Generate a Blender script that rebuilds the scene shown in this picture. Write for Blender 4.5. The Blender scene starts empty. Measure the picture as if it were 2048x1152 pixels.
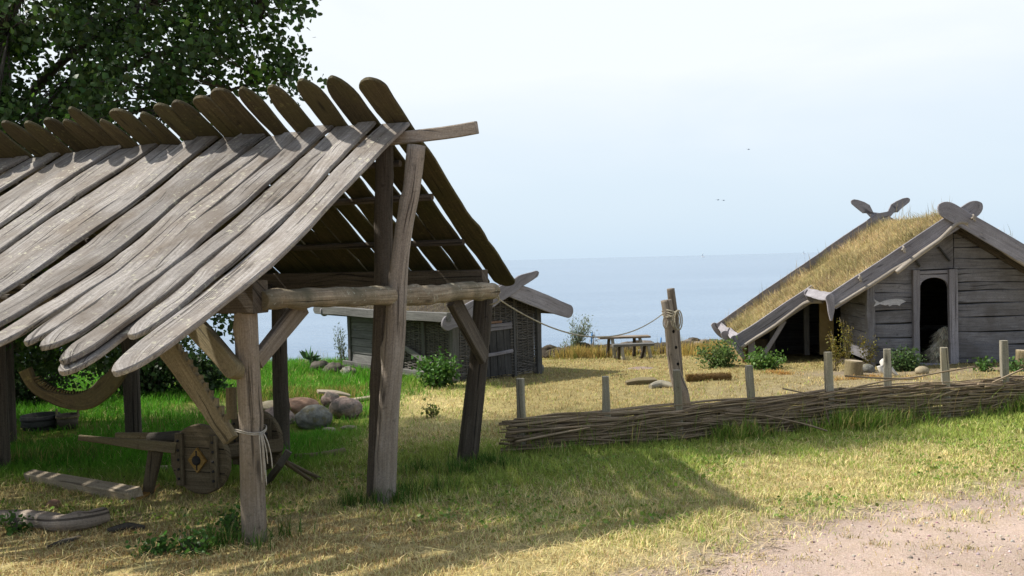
import bpy, math, random
import numpy as np
from mathutils import Vector, Matrix
random.seed(7); rng = np.random.default_rng(7)
sc = bpy.context.scene
col = sc.collection
R = math.radians
H = 1.65                       # camera height over the ground it stands on

# ------------------------------------------------------------------ camera
F = 1700.0
CAM = Vector((0, 0, H))
pitch, roll = -math.atan(56/F), math.atan(.0255)
_f = Vector((0, math.cos(pitch), math.sin(pitch))); _r = Vector((1, 0, 0)); _u = _r.cross(_f)
_r2 = _r*math.cos(roll) - _u*math.sin(roll); _u2 = _u*math.cos(roll) + _r*math.sin(roll)
cam = bpy.data.objects.new('camera', bpy.data.cameras.new('camera')); col.objects.link(cam)
cam.data.sensor_width = 36; cam.data.lens = 36*F/2048; cam.data.clip_start = .1; cam.data.clip_end = 80000
m3 = Matrix((_r2, _u2, -_f)).transposed()
cam.matrix_world = Matrix.Translation(CAM) @ m3.to_4x4()
sc.camera = cam

def P(px, py, Y):
    """measured point of the photograph at depth Y (metres in front of the camera)"""
    d = _f + _r2*((px-1024)/F) - _u2*((py-576)/F)
    return CAM + d*(Y/d.y)

# ------------------------------------------------------------------ numpy noise and terrain
_tab = np.random.default_rng(3).random((256, 256))
def vnoise(x, y):
    x = np.asarray(x, float); y = np.asarray(y, float)
    xi = np.floor(x).astype(int); yi = np.floor(y).astype(int)
    fx = x-xi; fy = y-yi
    fx = fx*fx*(3-2*fx); fy = fy*fy*(3-2*fy)
    g = lambda a, b: _tab[a & 255, b & 255]
    return (g(xi, yi)*(1-fx)+g(xi+1, yi)*fx)*(1-fy) + (g(xi, yi+1)*(1-fx)+g(xi+1, yi+1)*fx)*fy
def fbm(x, y, o=4):
    s = 0; a = .5; t = 0
    for i in range(o):
        s = s + a*vnoise(np.asarray(x)*2**i+17.3*i, np.asarray(y)*2**i+9.1*i); t += a; a *= .5
    return s/t
def sstep(a, b, x):
    t = np.clip((np.asarray(x, float)-a)/(b-a), 0, 1); return t*t*(3-2*t)

_gy = [-40, 0, 3, 4.4, 5.5, 7, 8.7, 9.3, 10, 13, 18, 21, 24, 26.5, 28.5, 34, 45, 80, 200]
_gz = [-1.1, -1.42, -1.58, -1.66, -1.80, -1.97, -2.09, -2.15, -2.21, -2.39, -2.58, -2.72, -2.92, -3.02, -3.7, -5.6, -7.5, -9, -12]
def _prof(y):
    s = 0
    for o, w in ((-.9, .1), (-.45, .2), (0, .4), (.45, .2), (.9, .1)):
        s = s + w*np.interp(y+o, _gy, _gz)
    return s
def gz(x, y):
    x = np.asarray(x, float); y = np.asarray(y, float)
    z = _prof(y) + .02*np.clip(x, -12, 12)*sstep(4, 11, y)*(1-sstep(26, 30, y))*np.where(x > 0, 1, -.2)
    z = z + (.07*(fbm(x*.55, y*.55, 3)-.5) + .02*(vnoise(x*3.1, y*3.1)-.5))
    # hollow cut into the slope behind the boulders
    z = z - .55*np.exp(-(((x+4.3)/1.5)**2+((y-14.6)/.8)**2)**2)
    # grass rise to the left of the wattle hut
    z = z + .18*np.exp(-((x+6.2)/2.6)**2-((y-20.5)/2.2)**2)
    z = z - .13*np.exp(-((x+3.1)/1.1)**2-((y-12.35)/.75)**2) - .10*np.exp(-((x+6.7)/1.0)**2-((y-11.9)/.7)**2)
    return z + H
def G(x, y): return float(gz(x, y))
def onG(x, y, dz=0.): return Vector((x, y, G(x, y)+dz))
def PG(px, py, lo=3., hi=27.):
    """the ground point seen at a pixel"""
    for i in range(50):
        m = (lo+hi)/2
        p = P(px, py, m)
        if p.z > G(p.x, p.y): lo = m
        else: hi = m
    p = P(px, py, lo); return Vector((p.x, p.y, G(p.x, p.y)))

_px = [-14, -3, -.5, .75, 1.9, 4.2, 8, 14, 40]; _py = [-4, 1.2, 3.1, 4.4, 5.55, 6.85, 8.5, 10, 14]
def path_d(x, y):
    """>0 on the gravel path side"""
    return np.interp(x, _px, _py) - y + .35*(fbm(x*1.3+4, y*1.3, 3)-.5)

# ------------------------------------------------------------------ object helpers
def tag(o, label, cat, group=None, kind=None):
    o['label'] = label; o['category'] = cat
    if group: o['group'] = group
    if kind: o['kind'] = kind
    return o
def thing(name, loc, label, cat, group=None):
    o = bpy.data.objects.new(name, None); col.objects.link(o); o.location = loc; o.empty_display_size = .2
    return tag(o, label, cat, group)
class MB:
    def __init__(s): s.v = []; s.f = []; s.uv = []; s.mi = []; s.sm = []
    def add(s, vs, fs, uvs=None, mi=0, sm=False):
        n = len(s.v); s.v += [tuple(v) for v in vs]
        for k, f in enumerate(fs):
            s.f.append([i+n for i in f]); s.mi.append(mi if isinstance(mi, int) else mi[k]); s.sm.append(sm)
            if uvs: s.uv += [uvs[k][j] for j in range(len(f))]
            else: s.uv += [(vs[i][0]+vs[i][1]*.31, vs[i][2]+vs[i][1]*.7) for i in f]
    def build(s, name, mats, parent=None):
        me = bpy.data.meshes.new(name); me.from_pydata(s.v, [], s.f)
        if not isinstance(mats, (list, tuple)): mats = [mats]
        for m in mats: me.materials.append(m)
        me.polygons.foreach_set('material_index', s.mi); me.polygons.foreach_set('use_smooth', s.sm)
        l = me.uv_layers.new(name='UVMap'); l.data.foreach_set('uv', np.array(s.uv, dtype=np.float32).ravel())
        me.update()
        o = bpy.data.objects.new(name, me); col.objects.link(o)
        if parent is not None:
            o.parent = parent
            o.matrix_parent_inverse = Matrix.Translation(parent.location).inverted()
        return o
def rnd(a, b): return random.uniform(a, b)
def V(*a): return Vector(a)
def resample(pts, n):
    pts = [Vector(p) for p in pts]
    # Catmull-Rom through the points, n stations evenly in parameter
    L = [0]
    for a, b in zip(pts, pts[1:]): L.append(L[-1]+(b-a).length)
    out = []
    for i in range(n):
        t = L[-1]*i/(n-1); k = 0
        while k < len(pts)-2 and L[k+1] < t: k += 1
        w = (t-L[k])/max(1e-6, L[k+1]-L[k])
        p0 = pts[max(0, k-1)]; p1 = pts[k]; p2 = pts[k+1]; p3 = pts[min(len(pts)-1, k+2)]
        if len(pts) < 3: out.append(p1.lerp(p2, w)); continue
        out.append(.5*((2*p1)+(p2-p0)*w+(2*p0-5*p1+4*p2-p3)*w*w+(3*p1-p0-3*p2+p3)*w**3))
    return out
def lerpl(l, t):
    if not isinstance(l, (list, tuple)): return l
    k = t*(len(l)-1); i = min(int(k), len(l)-2); return l[i]+(l[i+1]-l[i])*(k-i)
def plank(mb, pts, nrm, w, th, n=14, r0=0, r1=0, jit=.006, twist=0, mats=(0, 0, 0), bow=0, skew1=0):
    """board along pts; nrm = outward normal of its broad face (a vector, or list along it); r0 / r1 round the ends over that length"""
    st = resample(pts, n)
    L = [0]
    for a, b in zip(st, st[1:]): L.append(L[-1]+(b-a).length)
    tot = L[-1]
    ts = [l/tot for l in L]
    if r0: ts = sorted(set(ts+[r0/tot*q for q in (.06, .2, .42, .7, 1)]))
    if r1: ts = sorted(set(ts+[1-r1/tot*q for q in (.06, .2, .42, .7, 1)]))
    def at(t):
        k = t*tot; i = 0
        while i < n-2 and L[i+1] < k: i += 1
        q = (k-L[i])/max(1e-6, L[i+1]-L[i]); return st[i].lerp(st[i+1], min(1, max(0, q)))
    ou, ov = rnd(0, 50), rnd(0, 50)
    ja, jb = rnd(0, 99), rnd(0, 99)
    vs = []; uvr = []
    for t in ts:
        p = at(t); tan = (at(min(1, t+.02))-at(max(0, t-.02))).normalized()
        N = Vector(nrm); N = (N-tan*N.dot(tan)).normalized()
        S = tan.cross(N)
        if twist: 
            a = twist*(t-.5); N, S = N*math.cos(a)+S*math.sin(a), S*math.cos(a)-N*math.sin(a)
        hw = lerpl(w, t)/2; k = 1
        if r0 and t*tot < r0: k = min(k, math.sqrt(max(.02, 1-(1-t*tot/r0)**2)))
        if r1 and (1-t)*tot < r1: k = min(k, math.sqrt(max(.02, 1-(1-(1-t)*tot/r1)**2)))
        wl = hw*k + jit*2*(float(fbm(t*tot*2.2+ja, 1.5, 3))-.5)*2
        wr = hw*k + jit*2*(float(fbm(t*tot*2.2+jb, 8.5, 3))-.5)*2
        sh = skew1*(1-k)*hw if t > .5 else 0
        c = min(th*.22, .008); h = th/2
        b = bow*(1-(2*t-1)**2)
        for (a, d) in ((-wl, -h+c), (-wl+c, -h), (wr-c, -h), (wr, -h+c), (wr, h-c), (wr-c, h), (-wl+c, h), (-wl, h-c)):
            vs.append(p+S*(a+sh)+N*(d+b))
        uvr.append((t*tot+ou, [ov-wl, ov-wl+c, ov+wr-c, ov+wr, ov+wr+th, ov+wr+th+c, ov+2*wr+wl+th, ov+2*wr+2*wl+th+c, ov+2*wr+2*wl+2*th]))
    fs = []; uvs = []; mi = []
    m = len(ts)
    for i in range(m-1):
        for j in range(8):
            a = i*8+j; b = i*8+(j+1) % 8
            fs.append([a, b, b+8, a+8])
            u0, v0 = uvr[i]; u1, v1 = uvr[i+1]
            uvs.append([(u0, v0[j]), (u0, v0[j+1]), (u1, v1[j+1]), (u1, v1[j])])
            mi.append(mats[1] if j == 1 else mats[0] if j == 5 else mats[2])
    for i, rev in ((0, True), (m-1, False)):
        f = [i*8+j for j in range(8)]
        if rev: f = f[::-1]
        fs.append(f); mi.append(mats[2])
        uvs.append([((vs[q]-vs[i*8]).length*.2+ou, ov+(vs[q]-vs[i*8]).length) for q in f])
    mb.add(vs, [f[::-1] for f in fs], [u[::-1] for u in uvs], mi)
def tube(mb, pts, rad, seg=10, n=None, rough=.06, knots=0, mi=0, capmi=None, squash=1, nsc=3.0):
    pts = [Vector(p) for p in pts]
    n = n or max(2, len(pts)); st = resample(pts, n)
    tot = sum((b-a).length for a, b in zip(st, st[1:]))
    ou, ov = rnd(0, 50), rnd(0, 50); jx = rnd(0, 99)
    kn = [(rnd(.05, .95), rnd(0, 6.28), rnd(.10, .26)) for _ in range(knots)]
    t0 = (st[1]-st[0]).normalized()
    ref = Vector((0, 0, 1)) if abs(t0.z) < .85 else Vector((1, 0, 0))
    A = (ref-t0*ref.dot(t0)).normalized()
    vs = []; us = []; acc = 0
    for i, p in enumerate(st):
        t = i/(n-1)
        tan = (st[min(n-1, i+1)]-st[max(0, i-1)]).normalized()
        A = (A-tan*A.dot(tan)).normalized(); B = tan.cross(A)
        r = lerpl(rad, t)
        if i: acc += (p-st[i-1]).length
        us.append(acc+ou)
        for j in range(seg):
            a = 2*math.pi*j/seg
            rr = r
            if rough: rr *= 1+rough*2*(float(fbm(jx+acc*nsc+math.cos(a)*.9, jx*.7+math.sin(a)*.9+acc*.5, 3))-.5)
            for kt, ka, ks in kn:
                d = ((t-kt)*tot/(r*.9))**2+((math.cos(a)-math.cos(ka))**2+(math.sin(a)-math.sin(ka))**2)*1.2
                rr += r*ks*math.exp(-d*1.6)
            vs.append(p+A*(math.cos(a)*rr)+B*(math.sin(a)*rr*squash))
    fs = []; uvs = []
    for i in range(n-1):
        r = lerpl(rad, i/(n-1))
        for j in range(seg):
            a = i*seg+j; b = i*seg+(j+1) % seg
            fs.append([a, b, b+seg, a+seg])
            v0 = ov+j/seg*6.28*r; v1 = ov+(j+1)/seg*6.28*r
            uvs.append([(us[i], v0), (us[i], v1), (us[i+1], v1), (us[i+1], v0)])
    mb.add(vs, fs, uvs, mi, True)
    k = len(mb.v)-len(vs)
    for i, rev in ((0, True), (n-1, False)):
        f = [k+i*seg+j for j in range(seg)]
        if rev: f = f[::-1]
        mb.f.append(f); mb.mi.append(mi if capmi is None else capmi); mb.sm.append(False)
        c = Vector(mb.v[f[0]])
        mb.uv += [(ou+(Vector(mb.v[q])-c).length*.3, ov+(Vector(mb.v[q])-c).length) for q in f]
def box(mb, c, ax, ay, az, mi=0, jit=0):
    """box by centre and half-axis vectors"""
    c = Vector(c); ax, ay, az = Vector(ax), Vector(ay), Vector(az)
    l = max((ax, ay, az), key=lambda q: q.length)
    oth = [q for q in (ax, ay, az) if q is not l]
    th = min(oth, key=lambda q: q.length); wd = [q for q in oth if q is not th][0]
    plank(mb, [c-l, c+l], th, wd.length*2, th.length*2, n=6, jit=jit, mats=(mi, mi, mi))
def blob(mb, c, r, sub=3, rough=.12, fr=1.6, mi=0, flat=None):
    """rounded lump of radii r with noise"""
    import bmesh
    bm = bmesh.new(); bmesh.ops.create_icosphere(bm, subdivisions=sub, radius=1)
    jx = rnd(0, 90); vs = []
    for v in bm.verts:
        d = v.co.normalized()
        k = 1+rough*2*(float(fbm(jx+d.x*fr+d.z*fr*.6, jx*.6+d.y*fr-d.z*fr*.8, 3))-.5)
        q = Vector((d.x*r[0]*k, d.y*r[1]*k, d.z*r[2]*k))
        if flat is not None: q.z = max(q.z, flat)
        vs.append(Vector(c)+q)
    mb.add(vs, [[v.index for v in f.verts] for f in bm.faces], None, mi, True)
    bm.free()

# ------------------------------------------------------------------ materials
def newmat(name):
    m = bpy.data.materials.new(name); m.use_nodes = True
    nt = m.node_tree; nt.nodes.clear()
    o = nt.nodes.new('ShaderNodeOutputMaterial'); b = nt.nodes.new('ShaderNodeBsdfPrincipled')
    nt.links.new(b.outputs[0], o.inputs[0])
    return m, nt, b
class N:
    def __init__(s, nt): s.nt = nt
    def node(s, t, **k):
        n = s.nt.nodes.new('ShaderNode'+t)
        for a, b in k.items(): setattr(n, a, b)
        return n
    def link(s, a, b): s.nt.links.new(a, b)
    def coord(s, out='UV'): return s.node('TexCoord').outputs[out]
    def mapp(s, vec, sc, loc=(0, 0, 0)):
        m = s.node('Mapping'); m.inputs['Scale'].default_value = sc; m.inputs['Location'].default_value = loc; s.link(vec, m.inputs[0]); return m.outputs[0]
    def noise(s, vec, scale=1, detail=5, rough=.55, dist=0):
        n = s.node('TexNoise'); n.inputs['Scale'].default_value = scale; n.inputs['Detail'].default_value = detail
        n.inputs['Roughness'].default_value = rough; n.inputs['Distortion'].default_value = dist
        if vec is not None: s.link(vec, n.inputs['Vector'])
        return n.outputs['Fac']
    def ramp(s, fac, stops):
        n = s.node('ValToRGB'); e = n.color_ramp.elements
        while len(e) < len(stops): e.new(.5)
        for q, (p, c) in zip(e, stops):
            q.position = p; q.color = (c, c, c, 1) if isinstance(c, (int, float)) else (*c, 1)
        s.link(fac, n.inputs[0]); return n.outputs[0]
    def mix(s, f, a, b, mode='MIX'):
        n = s.node('Mix', data_type='RGBA', blend_type=mode); n.clamp_factor = True
        for i, q in ((0, f), (6, a), (7, b)):
            if isinstance(q, (int, float)): n.inputs[i].default_value = q
            elif isinstance(q, tuple): n.inputs[i].default_value = (*q, 1)
            else: s.link(q, n.inputs[i])
        return n.outputs[2]
    def math(s, op, a, b=None):
        n = s.node('Math', operation=op)
        for i, q in ((0, a), (1, b)):
            if q is None: continue
            if isinstance(q, (int, float)): n.inputs[i].default_value = q
            else: s.link(q, n.inputs[i])
        return n.outputs[0]
    def bump(s, h, strength=.5, dist=.01):
        n = s.node('Bump'); n.inputs['Strength'].default_value = strength; n.inputs['Distance'].default_value = dist
        s.link(h, n.inputs['Height']); return n.outputs[0]
def wood(name, dark, mid, light, lichen=0, lich_col=(.42, .40, .30), stain=None, stain_amt=.5, gs=1.0, rough=.85, bump=.6, crack=1.0, vary=.35, ct=.315, knots=.8):
    m, nt, b = newmat(name); n = N(nt)
    uv = n.coord('UV'); ob = n.coord('Object')
    g1 = n.noise(n.mapp(uv, (3.2*gs, 120*gs, 1)), 1, 8, .68, .3)
    g2 = n.noise(n.mapp(uv, (1.3*gs, 30*gs, 1)), 1, 6, .62, .35)
    g4 = n.noise(n.mapp(uv, (.25, 1.3, 1)), 1, 2, .5); g5 = n.noise(ob, 70, 5, .85)
    g3 = n.noise(ob, 2.3, 4, .6)
    c = n.ramp(g1, [(.28, dark), (.5, mid), (.72, light)])
    c2 = n.ramp(g2, [(.3, dark), (.5, mid), (.7, light)])
    c = n.mix(.45, c, c2)
    c = n.mix(1.0, c, n.ramp(g4, [(.32, .72), (.5, 1.0), (.68, 1.22)]), 'MULTIPLY')
    c = n.mix(1.0, c, n.ramp(g5, [(.3, .6), (.5, 1.0), (.7, 1.32)]), 'MULTIPLY')
    if stain:
        f = n.math('MULTIPLY', n.ramp(g3, [(.42, 0), (.66, 1)]), stain_amt); c = n.mix(f, c, stain)
    # drying cracks along the grain
    ck = n.noise(n.mapp(uv, (1.0*gs, 38*gs, 1), (3.1, 7.7, 0)), 1, 3, .5, .35)
    ckm = n.ramp(ck, [(.0, 1), (ct, 1), (ct+.04, 0)])
    c = n.mix(n.math('MULTIPLY', ckm, .75*crack), c, tuple(q*.28 for q in dark))
    kv = n.node('TexVoronoi'); kv.inputs['Scale'].default_value = 1; n.link(n.mapp(uv, (1.25, 5.5, 1)), kv.inputs['Vector'])
    kf = n.math('MULTIPLY', n.ramp(n.math('ADD', kv.outputs['Distance'], n.math('MULTIPLY', g1, .06)), [(.07, 1), (.125, .35), (.17, 0)]), knots)
    c = n.mix(kf, c, tuple(q*.55 for q in dark))
    spots = n.noise(ob, 16, 4, .65)
    c = n.mix(n.math('MULTIPLY', n.ramp(spots, [(.60, 0), (.72, 1)]), .55), c, tuple(q*.55 for q in dark))
    if lichen:
        l1 = n.noise(ob, 26, 3, .6); l2 = n.noise(ob, 1.7, 3, .6)
        lf = n.math('MULTIPLY', n.ramp(l1, [(.60, 0), (.66, 1)]), n.ramp(l2, [(.36, 0), (.6, 1)]))
        c = n.mix(n.math('MULTIPLY', lf, lichen), c, lich_col)
    inf = n.node('ObjectInfo').outputs['Random']
    h = n.node('HueSaturation'); n.link(c, h.inputs['Color'])
    n.link(n.math('ADD', n.math('MULTIPLY', inf, vary), 1-vary/2), h.inputs['Value'])
    h.inputs['Saturation'].default_value = 1.0
    n.link(h.outputs[0], b.inputs['Base Color'])
    b.inputs['Roughness'].default_value = rough; b.inputs['Specular IOR Level'].default_value = .25
    hh = n.math('SUBTRACT', n.math('ADD', n.math('ADD', n.math('MULTIPLY', g1, .7), n.math('MULTIPLY', g2, .6)), n.math('MULTIPLY', g5, .5)), n.math('MULTIPLY', ckm, .8*crack))
    n.link(n.bump(hh, bump, .008), b.inputs['Normal'])
    return m
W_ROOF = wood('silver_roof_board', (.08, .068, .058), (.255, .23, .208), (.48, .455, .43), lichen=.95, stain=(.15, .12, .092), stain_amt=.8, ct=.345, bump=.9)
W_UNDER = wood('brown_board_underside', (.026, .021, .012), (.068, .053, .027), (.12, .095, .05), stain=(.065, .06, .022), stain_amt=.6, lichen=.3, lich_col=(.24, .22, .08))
W_POST = wood('grey_post_wood', (.10, .080, .062), (.24, .195, .155), (.40, .345, .29), stain=(.20, .15, .09), stain_amt=.5, gs=.8, bump=1, crack=1, ct=.35)
W_POST2 = wood('pale_grey_post_wood', (.125, .10, .082), (.31, .26, .215), (.47, .415, .36), stain=(.22, .17, .12), stain_amt=.4, gs=.8, bump=1, ct=.345)
W_DARK = wood('dark_post_wood', (.035, .028, .022), (.085, .068, .052), (.15, .125, .10), gs=.8, bump=1, ct=.35)
W_LOG = wood('barky_log', (.075, .055, .035), (.28, .22, .15), (.52, .44, .34), lichen=1, lich_col=(.34, .33, .26), stain=(.10, .09, .058), stain_amt=1.0, gs=.7, bump=1)
W_BRACE = wood('brown_brace_wood', (.08, .062, .035), (.19, .148, .085), (.32, .26, .16), stain=(.13, .12, .05), stain_amt=.5, gs=.8)
W_HUT = wood('tarred_wall_plank', (.07, .068, .074), (.185, .18, .195), (.32, .31, .325), stain=(.10, .09, .085), stain_amt=.7, vary=.2, gs=.8)
W_HUTB = wood('grey_bargeboard', (.12, .112, .12), (.26, .245, .265), (.38, .365, .385), stain=(.18, .165, .175), stain_amt=.5, vary=.2, gs=.7)
W_HUTL = wood('wattle_hut_timber', (.045, .045, .043), (.115, .112, .107), (.21, .205, .195), vary=.3)
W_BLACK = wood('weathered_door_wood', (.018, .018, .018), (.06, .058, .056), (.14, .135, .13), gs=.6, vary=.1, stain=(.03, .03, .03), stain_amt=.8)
W_ROD = wood('wattle_rod', (.06, .043, .029), (.21, .152, .096), (.50, .40, .275), knots=.3, vary=.2, gs=.8, bump=.4)
W_RODH = wood('hut_wattle_rod', (.055, .05, .044), (.16, .147, .13), (.33, .31, .28), vary=.2, gs=.8, bump=.4)
W_PALE = wood('pale_bare_wood', (.22, .17, .11), (.40, .33, .235), (.56, .49, .38), vary=.2, gs=.8)
W_FENCE = wood('fence_post_wood', (.13, .115, .085), (.28, .255, .20), (.43, .40, .33), stain=(.22, .18, .10), stain_amt=.5, vary=.25, gs=.8)
M_X = 0
W_ORANGE = wood('worn_orange_wood', (.13, .075, .02), (.29, .17, .05), (.42, .28, .09), vary=.1)
W_CART = wood('cart_wood', (.05, .038, .022), (.12, .092, .055), (.22, .175, .11), vary=.2)
W_BARK = wood('bark', (.03, .025, .02), (.08, .07, .055), (.15, .13, .105), gs=.4, bump=1)
W_BIRCH = wood('peeled_branch', (.15, .125, .10), (.32, .28, .235), (.47, .43, .38), vary=.15, gs=.8)

def simple(name, cols, scale=6, rough=.9, bump=.4, bd=.02, extra=None):
    m, nt, b = newmat(name); n = N(nt); ob = n.coord('Object')
    f = n.noise(ob, scale, 6, .65); f2 = n.noise(ob, scale*.27, 3, .5)
    f = n.math('ADD', n.math('MULTIPLY', f, .6), n.math('MULTIPLY', f2, .4))
    k = len(cols); c = n.ramp(f, [(.33+.34*i/(k-1), cc) for i, cc in enumerate(cols)])
    if extra: 
        g = n.noise(ob, extra[2], 4, .7); c = n.mix(n.math('MULTIPLY', n.ramp(g, [(.5, 0), (.62, 1)]), extra[1]), c, extra[0])
    n.link(c, b.inputs['Base Color']); b.inputs['Roughness'].default_value = rough; b.inputs['Specular IOR Level'].default_value = .2
    n.link(n.bump(n.noise(ob, scale*3, 6, .7), bump, bd), b.inputs['Normal'])
    return m
M_SOIL = simple('dark_earth', [(.02, .015, .01), (.05, .04, .028), (.09, .075, .055)], 7, 1, .8)
M_TURFSLAB = simple('turf_soil', [(.10, .075, .03), (.20, .155, .06), (.28, .22, .09)], 9, 1, .8)
M_DAUB = simple('yellow_daub', [(.14, .10, .045), (.22, .16, .07), (.28, .21, .10)], 4, .95, .4)
M_STONE = [simple('pink_boulder', [(.15, .105, .085), (.29, .215, .18), (.40, .32, .28)], 14, .9, .8, .03, ((.10, .10, .08), .75, 6)),
           simple('grey_boulder', [(.085, .085, .075), (.20, .195, .17), (.34, .33, .29)], 13, .9, .8, .03, ((.19, .165, .075), .8, 5)),
           simple('red_brown_stone', [(.13, .075, .05), (.25, .155, .105), (.33, .225, .16)], 12, .9, .4, .01),
           simple('buff_stone', [(.20, .16, .10), (.32, .27, .18), (.42, .37, .27)], 9, .9, .4, .01)]
M_BONE = simple('bleached_bone', [(.36, .34, .30), (.58, .56, .52), (.70, .68, .64)], 8, .7, .3, .01)
M_ROPE = simple('pale_rope', [(.25, .21, .14), (.38, .33, .24), (.50, .45, .35)], 60, .9, .4, .003)
M_CORD = simple('whitish_cord', [(.28, .25, .20), (.40, .365, .31), (.50, .46, .40)], 60, .9, .4, .003)
M_FLEECE = simple('fleece_wool', [(.30, .27, .21), (.45, .42, .34), (.58, .54, .46)], 14, 1, 1, .03)
M_IRON = simple('dark_iron', [(.012, .011, .011), (.03, .028, .027), (.05, .045, .042)], 12, .6, .3, .005)
M_FUR = simple('brown_straw_roll', [(.07, .04, .015), (.16, .10, .04), (.26, .18, .08)], 18, 1, 1, .03)
M_BLUE = simple('blue_paint', [(.05, .14, .30), (.07, .20, .42), (.09, .24, .48)], 5)
M_SAIL = simple('white_sailcloth', [(.78, .78, .78), (.82, .82, .82)], 2)
M_GULL = simple('gull_feathers', [(.25, .26, .28), (.36, .37, .39)], 2)
M_BLACKHOLE = simple('peg_hole', [(.006, .005, .004), (.012, .01, .008)], 5)

def vegmat(name, trans=.35, rough=.75, spec=.2, sat=1.0):
    m, nt, b = newmat(name); n = N(nt)
    a = n.node('Attribute', attribute_name='tint'); c = a.outputs['Color']
    n.link(c, b.inputs['Base Color']); b.inputs['Roughness'].default_value = rough; b.inputs['Specular IOR Level'].default_value = spec
    t = n.node('BsdfTranslucent'); n.link(c, t.inputs[0])
    x = n.node('MixShader'); x.inputs[0].default_value = trans
    n.link(b.outputs[0], x.inputs[1]); n.link(t.outputs[0], x.inputs[2])
    o = [q for q in nt.nodes if q.type == 'OUTPUT_MATERIAL'][0]; n.link(x.outputs[0], o.inputs[0])
    return m
V_GRASS = vegmat('grass_blade', .3, .7, .15); V_LEAF = vegmat('leaf', .45, .5, .35)

def npmesh(name, verts, faces_idx, loop_tot, tint, mat, parent=None, smooth=False):
    """verts (n,3); faces_idx flat loop vertex indices; loop_tot per-face counts; tint (n,3) per-vertex colour"""
    me = bpy.data.meshes.new(name)
    me.vertices.add(len(verts)); me.vertices.foreach_set('co', verts.astype(np.float32).ravel())
    me.loops.add(len(faces_idx)); me.loops.foreach_set('vertex_index', faces_idx.astype(np.int32))
    me.polygons.add(len(loop_tot)); ls = np.concatenate([[0], np.cumsum(loop_tot)[:-1]])
    me.polygons.foreach_set('loop_start', ls.astype(np.int32)); me.polygons.foreach_set('loop_total', loop_tot.astype(np.int32))
    me.update(calc_edges=True)
    at = me.color_attributes.new('tint', 'FLOAT_COLOR', 'POINT')
    at.data.foreach_set('color', np.concatenate([tint, np.ones((len(tint), 1))], 1).astype(np.float32).ravel())
    me.materials.append(mat); me.validate()
    o = bpy.data.objects.new(name, me); col.objects.link(o)
    if parent is not None:
        o.parent = parent; o.matrix_parent_inverse = Matrix.Translation(parent.location).inverted()
    return o
def blades(root, h, w, lean, colr, name, parent=None, az=None, up=None, mat=None):
    """curved grass blades: root (n,3), height, width, lean (fraction), colour (n,3)"""
    n = len(root)
    if az is None: az = rng.uniform(0, 2*np.pi, n)
    d = np.stack([np.cos(az), np.sin(az), np.zeros(n)], 1)
    fa = az+np.pi/2+rng.normal(0, .5, n)
    s = np.stack([np.cos(fa), np.sin(fa), np.zeros(n)], 1)*(w/2)[:, None]
    U = np.array([0, 0, 1.]) if up is None else up
    hu = (h*np.sqrt(np.clip(1-lean**2*.93, .06, 1)))[:, None]*U
    mid = root+d*(h*lean*.42)[:, None]+hu*.58
    tip = root+d*(h*lean)[:, None]+hu*(1-.12*lean)[:, None]
    base = root-.015*U
    vs = np.stack([base-s, base+s, mid+s*.8, mid-s*.8, tip], 1).reshape(-1, 3)
    k = np.arange(n)[:, None]*5
    idx = np.concatenate([k+0, k+1, k+2, k+3, k+3, k+2, k+4], 1).ravel()
    lt = np.tile([4, 3], n)
    t = np.repeat(colr, 5, 0)
    return npmesh(name, vs, idx, lt, t, mat or V_GRASS, parent)
def leaves(cen, size, colr, name, parent=None, droop=.5, stemdir=None, mat=None, aspect=.85, wood_mb=None):
    """folded leaf faces"""
    n = len(cen)
    a = rng.normal(0, 1, (n, 3)); a[:, 2] -= droop; a /= np.linalg.norm(a, axis=1)[:, None]   # along leaf
    if stemdir is not None: a = a*.75+stemdir; a /= np.linalg.norm(a, axis=1)[:, None]
    b = rng.normal(0, 1, (n, 3)); b -= a*(a*b).sum(1)[:, None]; b /= np.linalg.norm(b, axis=1)[:, None]
    c = np.cross(a, b)
    s = size[:, None]
    base = cen; tip = cen+a*s
    l = cen+a*s*.38+b*s*aspect*.5+c*s*.10; r = cen+a*s*.38-b*s*aspect*.5+c*s*.10
    l2 = cen+a*s*.72+b*s*aspect*.3+c*s*.05; r2 = cen+a*s*.72-b*s*aspect*.3+c*s*.05
    vs = np.stack([base, l, l2, tip, r2, r], 1).reshape(-1, 3)
    k = np.arange(n)[:, None]*6
    idx = np.concatenate([k, k+3, k+2, k+1, k, k+5, k+4, k+3], 1).ravel()
    lt = np.tile([4, 4], n)
    return npmesh(name, vs, idx, lt, np.repeat(colr, 6, 0), mat or V_LEAF, parent)
def vary(n, base, amt=.2, hue=.08):
    base = np.asarray(base, float)
    k = (1+rng.normal(0, amt, (n, 1))).clip(.35, 1.9)
    return (base*k*(1+rng.normal(0, hue, (n, 3)))).clip(.003, .9)

# ------------------------------------------------------------------ world, sun
SUNH = Vector((-.965, .26, 0)).normalized(); SEL = R(49)
sun = bpy.data.objects.new('sun', bpy.data.lights.new('sun', 'SUN')); col.objects.link(sun)
sun.data.energy = 4.1; sun.data.angle = R(1.2); sun.data.color = (1, .95, .86)
sd = SUNH*math.cos(SEL)+V(0, 0, math.sin(SEL))
sun.rotation_euler = sd.to_track_quat('Z', 'Y').to_euler(); sun.location = sd*60
w = bpy.data.worlds.new('World'); sc.world = w; w.use_nodes = True
nt = w.node_tree; nt.nodes.clear(); n = N(nt)
sky = n.node('TexSky', sky_type='NISHITA'); sky.sun_disc = False; sky.sun_elevation = SEL; sky.sun_rotation = math.atan2(SUNH.x, SUNH.y) % (2*math.pi)
sky.air_density = 1.0; sky.dust_density = 2.0; sky.ozone_density = 1.5; sky.altitude = 0
dirv = n.coord('Generated')
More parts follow.
